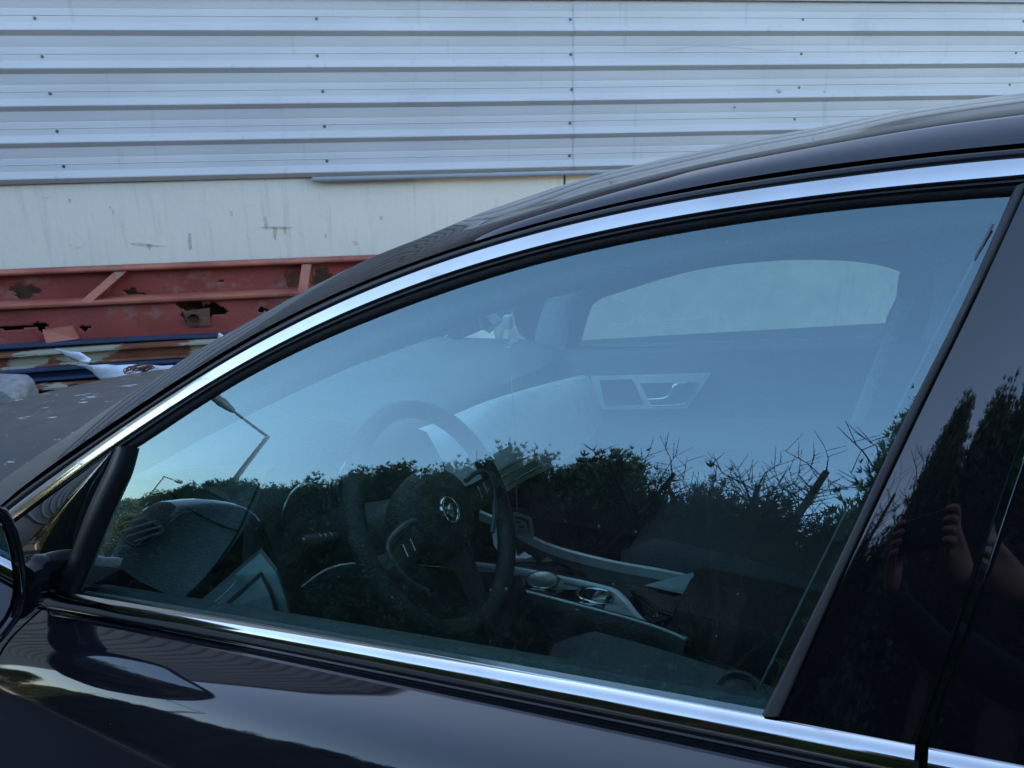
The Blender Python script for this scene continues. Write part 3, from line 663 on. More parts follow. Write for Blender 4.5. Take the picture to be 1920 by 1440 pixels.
# skin profile by integrating the normal's elevation along the arc
LAM = [(0, 72), (0.020, 71.5), (0.036, 68.5), (0.052, 61), (0.068, 49), (0.084, 39), (0.105, 33), (0.14, 27), (0.19, 21), (0.28, 14), (0.40, 6), (0.55, -6), (0.66, -22)]
_ls = np.array(LAM)
def skin_profile():
    pts = [(0.006, -0.0290), (0.0085, -0.0300), (0.0110, -0.0306)]; o, d = pts[-1]; s = 0.0
    while s < 0.66:
        st = 0.003 if s < 0.15 else 0.02
        lam = rad(np.interp(s+st/2, _ls[:, 0], _ls[:, 1])); o += st*math.sin(lam); d -= st*math.cos(lam); s += st
        pts.append((o, d))
    return pts
SK = skin_profile()
def skin(name, xa, xb, n, parent, mirror=False):
    rows = []
    for x in np.linspace(xa, xb, n):
        r = []
        for i, (o, d) in enumerate(SK):
            q = belt_pt(x, o, -d); 
            if x < -1.12: q[1] += 0.10*((-1.12-x)/1.4)**2
            r.append(far(q) if mirror else q)
        if x in (xa, xb): pass
        rows.append(r)
    a = [q+np.array([0.0, 0.012, -0.001]) for q in rows[0]]; b = [q+np.array([0.0, 0.012, -0.001]) for q in rows[-1]]
    if mirror: a = [q+np.array([0, -0.024, 0]) for q in a]; b = [q+np.array([0, -0.024, 0]) for q in b]
    return grid(name, [a]+rows+[b], PAINT, parent, autos=50)
skin('door_skin', -1.085, XSEAM-0.0005, 60, door)
grid('belt_gap', [[belt_pt(x, 0.013, 0.024), belt_pt(x, 0.0, 0.034), belt_pt(x, -0.02, 0.10)] for x in np.linspace(-1.08, XSEAM, 12)], DARK, door)
# B pillar trim
T1 = [(1912, 345), (1820, 560), (1716, 774), (1588, 1049), (1458, 1342)]
SEAM = [(2098, 330), (1992, 634), (1917, 841), (1806, 1171), (1711, 1440)]
px_ribbon('pillar_trim', T1, [(2093, 330), (1986, 634), (1911, 841), (1800, 1171), (1704, 1443)], 30, [(-0.02, -0.010), (0.0, -0.0006), (0.02, 0.0006), (0.06, 0.001), (0.5, 0.001), (0.95, 0.001), (0.985, 0.0006), (1.0, -0.003), (1.0, -0.014)], PGLOSS, door)
px_ribbon('glass_edge_rubber', [(1902, 352), (1809, 560), (1687, 804), (1564, 1067), (1428, 1342)], [(1926, 345), (1826, 560), (1718, 780), (1590, 1052), (1463, 1342)], 30, [(-0.05, -0.012), (0.0, -0.001), (0.2, 0.003), (0.7, 0.003), (0.95, 0.0012), (1.0, 0.0)], STRIPR, door)
px_ribbon('pillar_edge_bead', [(1921, 352), (1823, 565), (1716, 783), (1587, 1056), (1460, 1342)], [(1927, 352), (1829, 565), (1721, 786), (1592, 1058), (1465, 1342)], 30, [(0, 0.0), (0.4, 0.0022), (0.8, 0.0018), (1, 0)], PGLOSS, door)
# rear door
rdoor = empty('rear_door', (0.6, 0.0, 0.6)); rdoor.parent = car; rdoor.matrix_parent_inverse = car.matrix_basis.inverted()
bpy.context.view_layer.update()
def line_at(pts, y): a = np.array(pts)[::-1] if pts[0][1] > pts[-1][1] else np.array(pts); return float(np.interp(y, a[:, 1], a[:, 0]))
px_ribbon('door_gap', [(x-6, y) for x, y in SEAM], [(x+14, y) for x, y in SEAM], 24, [(-0.3, -0.018), (1.3, -0.018)], DARK, car)
px_ribbon('pillar_trim', [(x+11, y) for x, y in SEAM], [(x+330, y+26) for x, y in SEAM], 30, [(0.0, -0.014), (0.003, 0.0), (0.010, 0.0018), (0.02, 0.001), (0.03, 0.001), (0.5, 0.001), (1.0, 0.001)], PGLOSS, rdoor)
grid('belt_chrome', belt_rows(XSEAM+0.008, 1.45, 60, [(o+0.001, d) for o, d in PB]), CHROME, rdoor, autos=60)
skin('door_skin', XSEAM+0.0055, 0.98, 40, rdoor)
glass_sheet('window_glass', L_GT, 0.20, 1.4, GLASS, rdoor)
grid('belt_gap', [[belt_pt(x, 0.013, 0.024), belt_pt(x, 0.0, 0.034), belt_pt(x, -0.02, 0.10)] for x in np.linspace(XSEAM+.01, 1.4, 12)], DARK, rdoor)
skin('rear_wing', 0.986, 2.25, 40, car)
skin('rear_wing', 0.986, 2.25, 40, car, True)
skin('front_wing', -2.35, -1.091, 40, car)
skin('front_wing', -2.35, -1.091, 40, car, True)
fdoor = empty('passenger_door', (-0.5, 1.56, 0.6)); fdoor.parent = car; fdoor.matrix_parent_inverse = car.matrix_basis.inverted()
bpy.context.view_layer.update()
skin('door_skin', -1.085, 0.98, 60, fdoor, True)
ribbon('window_chrome', L_CU, L_CL, P_CHR, CHROME, fdoor, True)
ribbon('window_frame', L_GL, L_CU, P_FRM, FRAMEB, fdoor, True)
glass_sheet('window_glass', L_GT, -1.13, 1.4, FARGL, fdoor, True)

# ------- bonnet, scuttle, tail, wheels
zc_pts = np.array([(-2.75, 0.540), (-2.55, 0.645), (-2.40, 0.688), (-2.1, 0.738), (-1.79, 0.788), (-1.45, 0.825)])
rows = []
for x in np.linspace(-2.60, -1.50, 36):
    zc = float(np.interp(x, zc_pts[:, 0], zc_pts[:, 1])); r = []
    for t in np.linspace(-1, 1, 33):
        hw = 0.70-0.10*max(0, (-x-2.1)/0.6)**2
        r.append(np.array([x+0.16*t*t*max(0, (-x-2.0)/0.6), 0.78+hw*t, zc-0.072*abs(t)**2.4-0.03*max(0, abs(t)-0.85)/0.15+0.006*math.exp(-((abs(t)-0.55)/0.1)**2)]))
    rows.append(r)
hood_rows = rows
bon = grid('bonnet', rows, HOODP, car, autos=60, thick=0.0)
hr = hood_rows[-1]; rows = []
for i in range(25):
    b = ws_base[i]; q = hr[int(round(i*32/24))]
    rows.append([b+np.array([0.03, 0, 0.004]), b*.6+q*.4+np.array([0, 0, -0.02]), q+np.array([0.03, 0, -0.012]), q+np.array([-0.04, 0, -0.03])])
grid('scuttle_panel', rows, PLAST, car)
for mir_ in (False, True):
    rows = []
    for x in np.linspace(-2.35, -1.12, 30):
        if x < -1.5:
            h_ = min(hood_rows, key=lambda r: abs(r[0][0]-x))[0]; a_ = np.array([x, h_[1]-0.004, h_[2]-0.004])
        else:
            a_ = hr[0]+(ws_base[0]-hr[0])*((x+1.5)/0.38); a_ = np.array([x, a_[1]-0.004, a_[2]-0.02])
        c_ = belt_pt(x, SK[0][0], -SK[0][1]); c_[1] += 0.10*((-1.12-x)/1.4)**2
        r = [a_+np.array([0, 0.01, -0.03]), a_, a_*.5+c_*.5+np.array([0, 0, 0.012]), c_]
        rows.append([far(q) for q in r] if mir_ else r)
    grid('wing_top', rows, PAINT, car, autos=50)
# nose closing and tail
grid('front_bumper', [[np.array([-2.66+0.32*t*t+a, 0.78+0.76*t, z-0.03*t*t]) for t in np.linspace(-1, 1, 25)] for a, z in ((0.05, 0.52), (-0.02, 0.47), (-0.06, 0.38), (-0.05, 0.28), (0.02, 0.20))], PAINT, car)
tail = []
for x, z in ((1.58, 1.13), (1.75, 1.12), (2.0, 1.10), (2.22, 1.06), (2.32, 0.95), (2.34, 0.7), (2.30, 0.35)):
    tail.append([np.array([x+0.05*(1-t*t), 0.78+0.80*t, z+0.03*(1-t*t)]) for t in np.linspace(-1, 1, 21)])
grid('boot_lid', tail, PAINT, car)
rl = rr[-1]; rw = [r for r in rl]
grid('rear_screen', [[np.array([rl[-1][0]-0.25+0.36*u, 0.78+(0.50+0.12*u)*t, 1.30-0.17*u+0.03*(1-t*t)]) for t in np.linspace(-1, 1, 17)] for u in np.linspace(0, 1, 5)], FARGL, car)
def wheel(x, y):
    w = empty('wheel', (x, y, 0.33)); w.parent = car; w.matrix_parent_inverse = car.matrix_basis.inverted(); bpy.context.view_layer.update()
    prof = [(0.20, 0.10), (0.30, 0.115), (0.325, 0.10), (0.33, 0.05), (0.33, -0.05), (0.325, -0.10), (0.30, -0.115), (0.20, -0.10)]
    rows = [[np.array([x+r*math.cos(a), y+o, 0.33+r*math.sin(a)]) for r, o in prof] for a in np.linspace(0, 2*math.pi, 41)]
    grid('tyre', rows, TYRE, w, autos=50)
    bm = bmesh.new()
    for k in range(10):
        box_bm(bm, (0.11, 0, 0), (0.2, 0.03, 0.028), None); 
        bmesh.ops.rotate(bm, verts=bm.verts[-8:], cent=(0, 0, 0), matrix=Matrix.Rotation(k*math.pi/5, 3, 'Y'))
    c = bmesh.ops.create_cone(bm, cap_ends=True, segments=24, radius1=0.05, radius2=0.05, depth=0.05)
    bmesh.ops.rotate(bm, verts=c['verts'], cent=(0, 0, 0), matrix=Matrix.Rotation(math.pi/2, 3, 'X'))
    bmesh.ops.translate(bm, vec=(x, y, 0.33), verts=bm.verts); bmobj('rim', bm, SATIN, w)
for x in (-1.72, 1.19):
    for y in (0.03, 1.53): wheel(x, y)
box('floor_pan', (-0.1, 0.78, 0.24), (3.6, 1.44, 0.06), CARPET, car)

# ------------------------------------------------------------------ cabin
def sub(o): return o
# near side inner roof-rail lining
LN = [(150, 985), (237, 905), (277, 880), (400, 812), (500, 762), (600, 714), (673, 682), (760, 648), (860, 610), (960, 577), (1060, 552), (1200, 520), (1400, 486), (1640, 455), (1800, 440), (2000, 424)]
a = spline([(x, y, 0) for x, y in LN], 60)
inn = [onS(q[0], q[1], 0.055) for q in a]
top = [onS(q[0], fGT(q[0])-4, 0.018) for q in a]
lin = grid('rail_lining', [[t_, t_*0.5+i_*0.5+np.array([0, 0.006, 0.004]), i_, i_+np.array([0, 0.05, 0.035]), i_+np.array([0, 0.12, 0.05])] for t_, i_ in zip(top, inn)], LINER, car)
grid('rail_lining', [[far(t_), far(t_*0.5+i_*0.5), far(i_+np.array([0, 0, 0.02])), far(i_+np.array([0, 0.05, 0.045]))] for t_, i_ in zip(top, inn)], LINER, car)
# headliner
rows = []
for r in full[4::3]:
    n = len(r); rows.append([np.array(r[j])+np.array([0, 0, -0.035]) for j in range(NB-2, n-NB+2, 2)])
mlen = min(len(r) for r in rows); rows = [r for r in rows if len(r) == max(len(q) for q in rows)]
grid('headliner', rows, LINER, car)
# far door inner: trim ring round the window opening
WIN = [(1088, 648), (1104, 590), (1118, 566), (1160, 549), (1300, 508), (1440, 490), (1560, 488), (1640, 496), (1694, 514), (1688, 540), (1664, 590), (1640, 632), (1500, 637), (1300, 642)]
BAND = [(1060, 660), (1075, 585), (1095, 553), (1150, 520), (1290, 474), (1440, 453), (1570, 440), (1660, 444), (1738, 490), (1750, 560), (1722, 640), (1660, 672), (1500, 664), (1300, 668)]
OUT_ = [(1000, 690), (1010, 600), (1060, 510), (1140, 440), (1290, 400), (1440, 380), (1600, 360), (1800, 352), (1900, 400), (1900, 560), (1850, 660), (1760, 700), (1500, 690), (1300, 694)]
def on_far(px, py, inset=0.05):
    v = ray(px, py); lo, hi = 1.0, 5.0
    for _ in range(44):
        m = (lo+hi)/2; p = CAM+v*m
        if p[1]-(1.56-Ys(p[0], p[2])-inset) > 0: hi = m
        else: lo = m
    return CAM+v*lo
def ring(name, A, B, ia, ib, m, parent):
    a = spline([(x, y, 0) for x, y in A+A[:1]], 90)[:-1]; b = spline([(x, y, 0) for x, y in B+B[:1]], 90)[:-1]
    rows = [[on_far(p[0], p[1], ia+0.0) for p in a], [on_far(p[0]*.7+q[0]*.3, p[1]*.7+q[1]*.3, ib+0.012) for p, q in zip(a, b)], [on_far(q[0], q[1], ib) for q in b]]
    return grid(name, rows, m, parent, closed=True)
ring('window_surround', WIN, BAND, 0.02, 0.05, LEATHER, fdoor)
ring('pillar_lining', BAND, OUT_, 0.05, 0.065, LINER, car)
# far door card
sill = [on_far(x, y, 0.05) for x, y in ((1000, 655), (1060, 652), (1300, 645), (1500, 640), (1700, 634), (1850, 640))]
rows = []
for p in spline(sill, 24):
    rows.append([p+np.array([0, 0.05, -0.002]), p, p+np.array([0, -0.03, -0.015]), p+np.array([0, -0.045, -0.06]), p+np.array([0, -0.04, -0.20]), p+np.array([0, -0.10, -0.27]), p+np.array([0, -0.10, -0.31]), p+np.array([0, -0.04, -0.35]), p+np.array([0, -0.04, -0.6])])
dcard = grid('door_card', rows, DOORIN, fdoor, autos=40)
YH = 1.425
def px_plate(name, pts, Y, m, parent, th=0.006, dy=0.0):
    P = [aty(x, y, Y) for x, y in pts]; n = len(P)
    V = P + [p+np.array([0, th, 0]) for p in P]
    F_ = [tuple(range(n)), tuple(range(n, 2*n))]+[(i, (i+1) % n, n+(i+1) % n, n+i) for i in range(n)]
    return mesh(name, V, F_, m, parent, smooth=False)
hp_ = px_plate('handle_plate', [(1108, 706), (1333, 700), (1288, 766), (1130, 768), (1116, 745)], YH, SILV, fdoor)
px_plate('handle_recess', [(1200, 719), (1306, 717), (1282, 757), (1222, 760)], YH-0.004, DARK, hp_, 0.003)
px_plate('switch_panel', [(1124, 713), (1184, 711), (1206, 757), (1134, 760)], YH-0.004, PLAST, hp_, 0.003)
tube('door_lever', spline([aty(1216, 749, YH-.015), aty(1245, 747, YH-.02), aty(1258, 738, YH-.02), aty(1266, 723, YH-.015), aty(1286, 722, YH-.008)], 24), np.r_[np.linspace(.0035, .005, 12), np.linspace(.005, .009, 12)], CHROME, hp_, k=10)
tube('recess_trim', spline([aty(1222, 761, YH-.006), aty(1278, 758, YH-.006), aty(1290, 748, YH-.006), aty(1305, 719, YH-.006)], 20), 0.0022, CHROME, hp_, k=8)
# aluminium fascia sweeping from the centre stack to the far door
FT = [(800, 810, .60), (840, 796, .66), (880, 778, .72), (930, 757, .80), (1000, 735, .95), (1060, 718, 1.15), (1104, 707, 1.36)]
FB = [(868, 960, .58), (905, 950, .62), (945, 925, .68), (990, 898, .78), (1050, 868, .93), (1100, 830, 1.13), (1128, 790, 1.36)]
ft = [aty(*p) for p in spline(FT, 30)]; fb = [aty(*p) for p in spline(FB, 30)]
fas = grid('fascia_trim', [[t_+np.array([-0.02, 0, 0.004]), t_, t_*.7+b_*.3+np.array([.006, 0, 0]), t_*.3+b_*.7+np.array([.006, 0, 0]), b_, b_+np.array([-0.03, 0, -0.004])] for t_, b_ in zip(ft, fb)], SILV, car, autos=50)
for u in (0.72, 0.80, 0.9):
    tube('fascia_rib', [t_*(1-u)+b_*u+np.array([.008, 0, 0]) for t_, b_ in zip(ft[:16], fb[:16])], 0.0035, CHROME, fas, k=8)
# dashboard body
dash = empty('dashboard', (-1.0, 0.78, 0.7)); dash.parent = car; dash.matrix_parent_inverse = car.matrix_basis.inverted(); bpy.context.view_layer.update()
rows = []
for y in np.linspace(0.21, 1.44, 42):
    bump = 0.040*math.exp(-((y-0.40)/0.15)**4)
    xe = -0.872+0.015*math.sin((y-.2)*2)
    wb = np.interp(y, [q[1] for q in ws_base], [q[0] for q in ws_base]); wz = np.interp(y, [q[1] for q in ws_base], [q[2] for q in ws_base])
    zt = 0.868 - 0.02*(y-.2)
    pr = [(wb+0.03, wz-0.010), (-1.30, zt-0.010), (-1.12, zt+0.004+bump*.3), (-0.98, zt+0.012+bump), (-0.92, zt+0.008+bump), (-0.885, zt-0.006+bump*0.9), (xe, zt-0.03+bump*.6), (-0.885, zt-0.09), (-0.895, zt-0.20), (-0.92, zt-0.30), (-1.02, zt-0.42), (-1.15, zt-0.5)]
    pr = spline([(a_, b_, 0) for a_, b_ in pr], 40)
    rows.append([np.array([p[0], y, p[1]]) for p in pr])
grid('dash_top', rows, DASHM, dash, autos=60)
# rounded near end of the dash (pad, seams, vent)
PT = [(222, 905, .215), (300, 897, .215), (380, 893, .225), (450, 893, .24), (496, 897, .25)]
PM = [(212, 985, .175), (280, 990, .175), (350, 992, .18), (420, 990, .19), (462, 984, .205)]
PBm = [(205, 1050, .135), (255, 1085, .125), (300, 1108, .12), (345, 1120, .12), (392, 1078, .15)]
pt, pm, pb = [[aty(*q) for q in spline(z_, 24)] for z_ in (PT, PM, PBm)]
rows = []
for a_, m_, b_ in zip(pt, pm, pb):
    rows.append([a_+np.array([-0.03, 0.06, -0.005]), a_+np.array([-.012, .02, 0.004])]+[(1-t)**2*a_+2*t*(1-t)*(2*m_-(a_+b_)/2)+t*t*b_ for t in np.linspace(0, 1, 14)]+[b_+np.array([-0.02, 0.05, -0.02])])
pad = grid('dash_end_pad', rows, DASHM, dash, autos=60)
def seam(pts, r=0.0016, m=DARK, parent=pad, n=40): return tube('stitch_seam', [aty(*q)+np.array([0.002, -0.003, 0.001]) for q in spline(pts, n)], r, m, parent, k=6)
seam([(312, 915, .205), (340, 940, .197), (375, 965, .188), (420, 986, .187), (448, 995, .188)])
seam([(490, 903, .245), (472, 940, .226), (449, 993, .196), (425, 1032, .176), (388, 1080, .148), (350, 1118, .118)])
# side vent
vent = empty('side_vent', tuple(aty(258, 997, .165))); vent.parent = dash; vent.matrix_parent_inverse = dash.matrix_world.inverted(); bpy.context.view_layer.update()
VO = [(222, 983), (240, 971), (262, 970), (284, 980), (299, 995), (290, 1005), (272, 1018), (252, 1021), (236, 1012), (224, 998)]
vc = np.array([260, 996])
def vr(scale, yy, n=40): 
    q = spline([(x, y, 0) for x, y in VO+VO[:1]], n+1)[:-1]; return [aty(vc[0]+(p[0]-vc[0])*scale, vc[1]+(p[1]-vc[1])*scale, yy+(p[1]-996)*-0.0005) for p in q]
grid('vent_rim', [vr(1.25, .176), vr(1.22, .169), vr(1.10, .1655), vr(1.0, .1665), vr(0.97, .172)], DASHM, vent, closed=True)
dm = vr(1.02, .1695); mesh('vent_cavity', dm, [tuple(range(len(dm)))], DARK, vent, smooth=False)
for x0, y0, x1, y1 in ((226, 985, 268, 973), (224, 999, 284, 981), (236, 1008, 297, 990), (252, 1017, 296, 1002)):
    p, q = aty(x0, y0, .1645-(y0-996)*.0005), aty(x1, y1, .1645-(y1-996)*.0005); dn = np.array([0, .008, 0])
    mesh('vent_slat', [p, q, q+dn, p+dn, p+np.array([0, 0, .0026]), q+np.array([0, 0, .0026]), q+dn+np.array([0, 0, .0026]), p+dn+np.array([0, 0, .0026])],
         [(0, 1, 2, 3), (4, 5, 6, 7), (0, 1, 5, 4), (1, 2, 6, 5), (2, 3, 7, 6), (3, 0, 4, 7)], SILV, vent, smooth=False)
# triangular aluminium end trim under the pad
tri = [(487, 1038, .155), (378, 1132, .10), (545, 1178, .115), (524, 1095, .135)]
V = [aty(*q) for q in spline(tri+tri[:1], 40)[:-1]]
tri = [aty(*q) for q in ((488, 1037, .155), (440, 1078, .13), (376, 1134, .10), (470, 1160, .108), (546, 1180, .115), (536, 1125, .128), (518, 1075, .143))]
n_ = len(tri)
trim = mesh('dash_end_trim', tri+[q+np.array([-0.01, .012, 0]) for q in tri], [tuple(range(n_)), tuple(range(n_, 2*n_))]+[(i, (i+1) % n_, n_+(i+1) % n_, n_+i) for i in range(n_)], TRIMD, dash, smooth=False)
def in_trim(pts, m, nm, lift):
    q = [aty(x, y, Y-lift) for x, y, Y in pts]; k = len(q)
    return mesh(nm, q+[p+np.array([-0.003, .005, 0]) for p in q], [tuple(range(k)), tuple(range(k, 2*k))]+[(i, (i+1) % k, k+(i+1) % k, k+i) for i in range(k)], m, trim, smooth=False)
in_trim([(488, 1075, .138), (414, 1140, .103), (470, 1158, .108), (526, 1170, .112), (508, 1110, .128)], DARK, 'trim_groove', 0.003)
in_trim([(489, 1082, .136), (424, 1143, .103), (470, 1158, .108), (520, 1168, .112), (505, 1115, .126)], TRIMD, 'trim_inset', 0.005)
# instrument binnacle face and column stalk
box('instrument_panel', (-0.875, 0.40, 0.80), (0.02, 0.30, 0.13), PLAST, dash, rot=Matrix.Rotation(rad(-20), 3, 'Y'), bev=0.006)
for yy in (0.33, 0.47):
    q = [np.array([-0.862, yy+0.052*math.cos(a), 0.805+0.052*math.sin(a)]) for a in np.linspace(0, 2*math.pi, 33)]
    tube('dial_ring', q, 0.0025, SATIN, dash, k=8)
st0, st1 = aty(640, 1008, .36), aty(566, 1019, .28)
stk = tube('indicator_stalk', [st0, st0*.5+st1*.5, st0*.25+st1*.75, st1], [.011, .012, .0135, .0135], PLAST, car, k=16)
for u in (0.35, .5, .62): tube('stalk_ring', [st0*(1-u)+st1*u, st0*(1-u-.03)+st1*(u+.03)], .0142, SATIN, stk, k=16)
tube('stalk_cap', [st1, st1+(st1-st0)*0.05], [.0115, .0115], CHROME, stk, k=16)
tube('column_shroud', [np.array([-0.86, .40, .72]), np.array([-0.66, .40, .80])], [.06, .045], PLAST, car, k=20)
# knee panel with a bright edge
kp = [aty(565, 1100, .22), aty(645, 1058, .28), aty(820, 1064, .40), aty(975, 1078, .52)]
kr = spline(kp, 24)
knee = grid('knee_panel', [[p, p+np.array([0.02, 0.0, -0.05]), p+np.array([-0.01, 0, -0.15]), p+np.array([-0.12, 0, -0.28])] for p in kr], PLAST, dash)
tube('panel_edge', kr, 0.0018, SATIN, knee, k=6)

# steering wheel
HUB = aty(817, 966, 0.40); TILT = rad(27)
wn_ = np.array([math.cos(TILT), 0, math.sin(TILT)]); e1 = np.array([0.0, 1, 0]); e2 = np.cross(wn_, e1); e2 = -e2 if e2[2] < 0 else e2
def WH(u, v, w=0.0): return HUB + e1*u + e2*v + wn_*w
sw = empty('steering_wheel', tuple(HUB)); sw.parent = car; sw.matrix_parent_inverse = car.matrix_basis.inverted(); bpy.context.view_layer.update()
rows = []
for a_ in np.linspace(0, 2*math.pi, 65):
    rows.append([WH((0.183+0.0155*math.cos(b_))*math.cos(a_), (0.183+0.0155*math.cos(b_))*math.sin(a_), 0.0175*math.sin(b_)+0.004) for b_ in np.linspace(0, 2*math.pi, 14, endpoint=False)])
grid('rim', rows, LEATHER, sw, closed=True)
rows = []
for rr_, w_ in ((0.0, 0.030), (0.03, 0.029), (0.06, 0.024), (0.078, 0.012), (0.082, -0.01), (0.07, -0.04)):
    rows.append([WH(rr_*1.05*math.cos(a_)*(1+0.10*abs(math.cos(a_))), rr_*math.sin(a_)*(0.95), w_) for a_ in np.linspace(0, 2*math.pi, 40, endpoint=False)])
grid('airbag_cover', rows, LEATHER, sw, closed=True)
bd = empty('x'); bpy.data.objects.remove(bd)
emb = grid('emblem', [[WH(r_*math.cos(a_), r_*1.12*math.sin(a_), w_) for a_ in np.linspace(0, 2*math.pi, 32, endpoint=False)] for r_, w_ in ((0.016, .031), (0.0165, .0335), (0.019, .035), (0.0215, .0335), (0.022, .028))], CHROME, sw, closed=True)
cp = [WH(0.016*math.cos(a_), 0.018*math.sin(a_), .0315) for a_ in np.linspace(0, 2*math.pi, 28, endpoint=False)]
mesh('emblem_disc', cp, [tuple(range(28))], PLAST, emb, smooth=False)
for (u, v, r_) in ((0, 0.002, .0075), (-.006, .007, .003), (.006, .007, .003), (-.003, -.005, .0034), (.003, -.005, .0034), (0, -.010, .004), (-.008, -.001, .002), (.008, -.001, .002)):
    bm = bmesh.new(); bmesh.ops.create_icosphere(bm, subdivisions=2, radius=r_); bmesh.ops.translate(bm, vec=tuple(WH(u, v, .031)), verts=bm.verts); bmobj('emblem_relief', bm, SATIN, emb, True)
for sgn in (-1, 1):
    sp = grid('spoke', [[WH(sgn*u, v+h_, w_) for h_, w_ in ((0.020, .012), (0.022, .018), (0, .022), (-0.022, .018), (-0.024, .010))] for u, v in ((0.06, -.005), (0.10, -.012), (0.14, -.016), (0.178, -.014))], PLAST, sw)
    tube('spoke_trim', spline([WH(sgn*.082, .022, .024), WH(sgn*.12, .022, .022), WH(sgn*.150, .012, .020), WH(sgn*.152, -.02, .018), WH(sgn*.13, -.06, .014), WH(sgn*.105, -.085, .010)], 26), .0045, TRIMD, sp, k=10)
    for du in (.105, .125): tube('spoke_switch', [WH(sgn*du, .002, .022), WH(sgn*du, -.018, .021)], .0035, CHROME, sp, k=8)
grid('spoke', [[WH(u*k, v, w_) for u in (-.035, -.025, .025, .035)] for v, w_, k in ((-.06, .012, 1), (-.10, .010, .8), (-.14, .006, .75), (-.178, .004, .8))], PLAST, sw)

# centre console
con = empty('centre_console', (-0.5, 0.75, 0.4)); con.parent = car; con.matrix_parent_inverse = car.matrix_basis.inverted(); bpy.context.view_layer.update()
def zcon(x): return 0.536
nearE = [(880, 1072, .615), (930, 1094, .615), (1000, 1112, .615), (1100, 1142, .61), (1200, 1168, .61), (1290, 1200, .605)]
CT = spline([aty(*q) for q in nearE], 40)
def plate_line(pts, n=40): return [aty(*q) for q in spline(pts, n)]
# upper trim line facing the driver: silver rail falling to the rear
R1 = plate_line([(880, 1052, .76), (930, 1058, .76), (975, 1064, .76), (1060, 1081, .755), (1120, 1094, .755), (1155, 1104, .75), (1176, 1122, .735), (1196, 1148, .70), (1216, 1166, .675), (1255, 1180, .66), (1292, 1195, .65)], 50)
R2 = plate_line([(880, 1060, .755), (930, 1068, .755), (975, 1077, .752), (1060, 1092, .748), (1118, 1104, .745), (1146, 1112, .74), (1164, 1128, .725), (1186, 1154, .692), (1208, 1172, .668), (1250, 1186, .655), (1288, 1199, .645)], 50)
grid('silver_rail', [[a_+np.array([0, .004, -.012]), a_, (a_+b_)/2+np.array([0, -.001, .003]), b_, b_+np.array([0, 0, -.012])] for a_, b_ in zip(R1, R2)], SILV, con, autos=60)
PL = plate_line([(880, 1080, .625), (930, 1093, .625), (1000, 1110, .62), (1100, 1136, .615), (1190, 1160, .612), (1250, 1180, .612), (1286, 1196, .612)], 50)
grid('gear_plate', [[b_+np.array([0, .001, -.001]), b_*.6+p_*.4, p_] for b_, p_ in zip(R2, PL)], PGLOSS, con, autos=60)
PL2 = plate_line([(1090, 1122, .665), (1130, 1132, .66), (1180, 1160, .64), (1225, 1178, .63)], 12)
sk_ = grid('silver_plate', [[R2[int(30+i*1.5)]*1.0+np.array([0, -.004, .0035]), R2[int(30+i*1.5)]*.45+PL[int(30+i*1.5)]*.55+np.array([0, 0, .0035]), PL[int(30+i*1.5)]+np.array([0, 0, .003])] for i in range(10)], SILV, con, autos=60)
grid('side_bolster', [[p_+np.array([0, 0.004, .0]), p_+np.array([0, -.006, -.003]), p_+np.array([0, -.012, -.03]), p_+np.array([0, -.01, -.12]), p_+np.array([0, -.01, -.28])] for p_ in PL], LEATHER, con)
tube('silver_edge', [p_+np.array([0, -.004, 0]) for p_ in PL], .0028, SILV, con, k=8)
# far rail
R3 = plate_line([(900, 960, .88), (960, 985, .88), (990, 1003, .88), (1030, 1022, .88), (1090, 1040, .88), (1160, 1056, .88), (1240, 1070, .88), (1322, 1087, .88)], 40)
grid('silver_rail', [[q+np.array([0, .012, -.006]), q+np.array([0, .003, .003]), q+np.array([0, -.004, .001]), q+np.array([0, -.006, -.02])] for q in R3], SILV, con, autos=60)
# tray between rails
tr_a = [R3[int(i*39/29)]+np.array([0, -.007, -.018]) for i in range(30)]; tr_b = [R1[int(i*40/29)]+np.array([0, .005, -.016]) for i in range(30)]
grid('console_tray', [[a_, a_*.66+b_*.34+np.array([0, 0, -.012]), a_*.33+b_*.67+np.array([0, 0, -.012]), b_] for a_, b_ in zip(tr_a, tr_b)], PGLOSS, con)
box('console_body', (-0.55, 0.75, 0.37), (0.75, 0.22, 0.24), PLAST, con, bev=0.01)
# rotary gear knob
KN = aty(1017, 1096, .688)
def lathe(name, c, prof, m, parent, axis=np.array([0.0, 0, 1]), k=36, squash=None):
    ax = axis/np.linalg.norm(axis); u = np.cross(ax, np.array([0, 1.0, 0.1])); u /= np.linalg.norm(u); v = np.cross(ax, u)
    rows = [[c+ax*h_+r_*(math.cos(a_)*u+math.sin(a_)*v) for a_ in np.linspace(0, 2*math.pi, k, endpoint=False)] for r_, h_ in prof]
    return grid(name, rows, m, parent, closed=True, autos=45)
kn = lathe('gear_knob', KN, [(.043, 0), (.042, .003), (.037, .005), (.034, .006), (.0335, .010), (.031, .0125), (.028, .0125), (.026, .0115), (.001, .0115)], SATIN, con)
lathe('knob_ring', KN, [(.0345, .006), (.0352, .007), (.0352, .010), (.0343, .0115)], CHROME, kn)
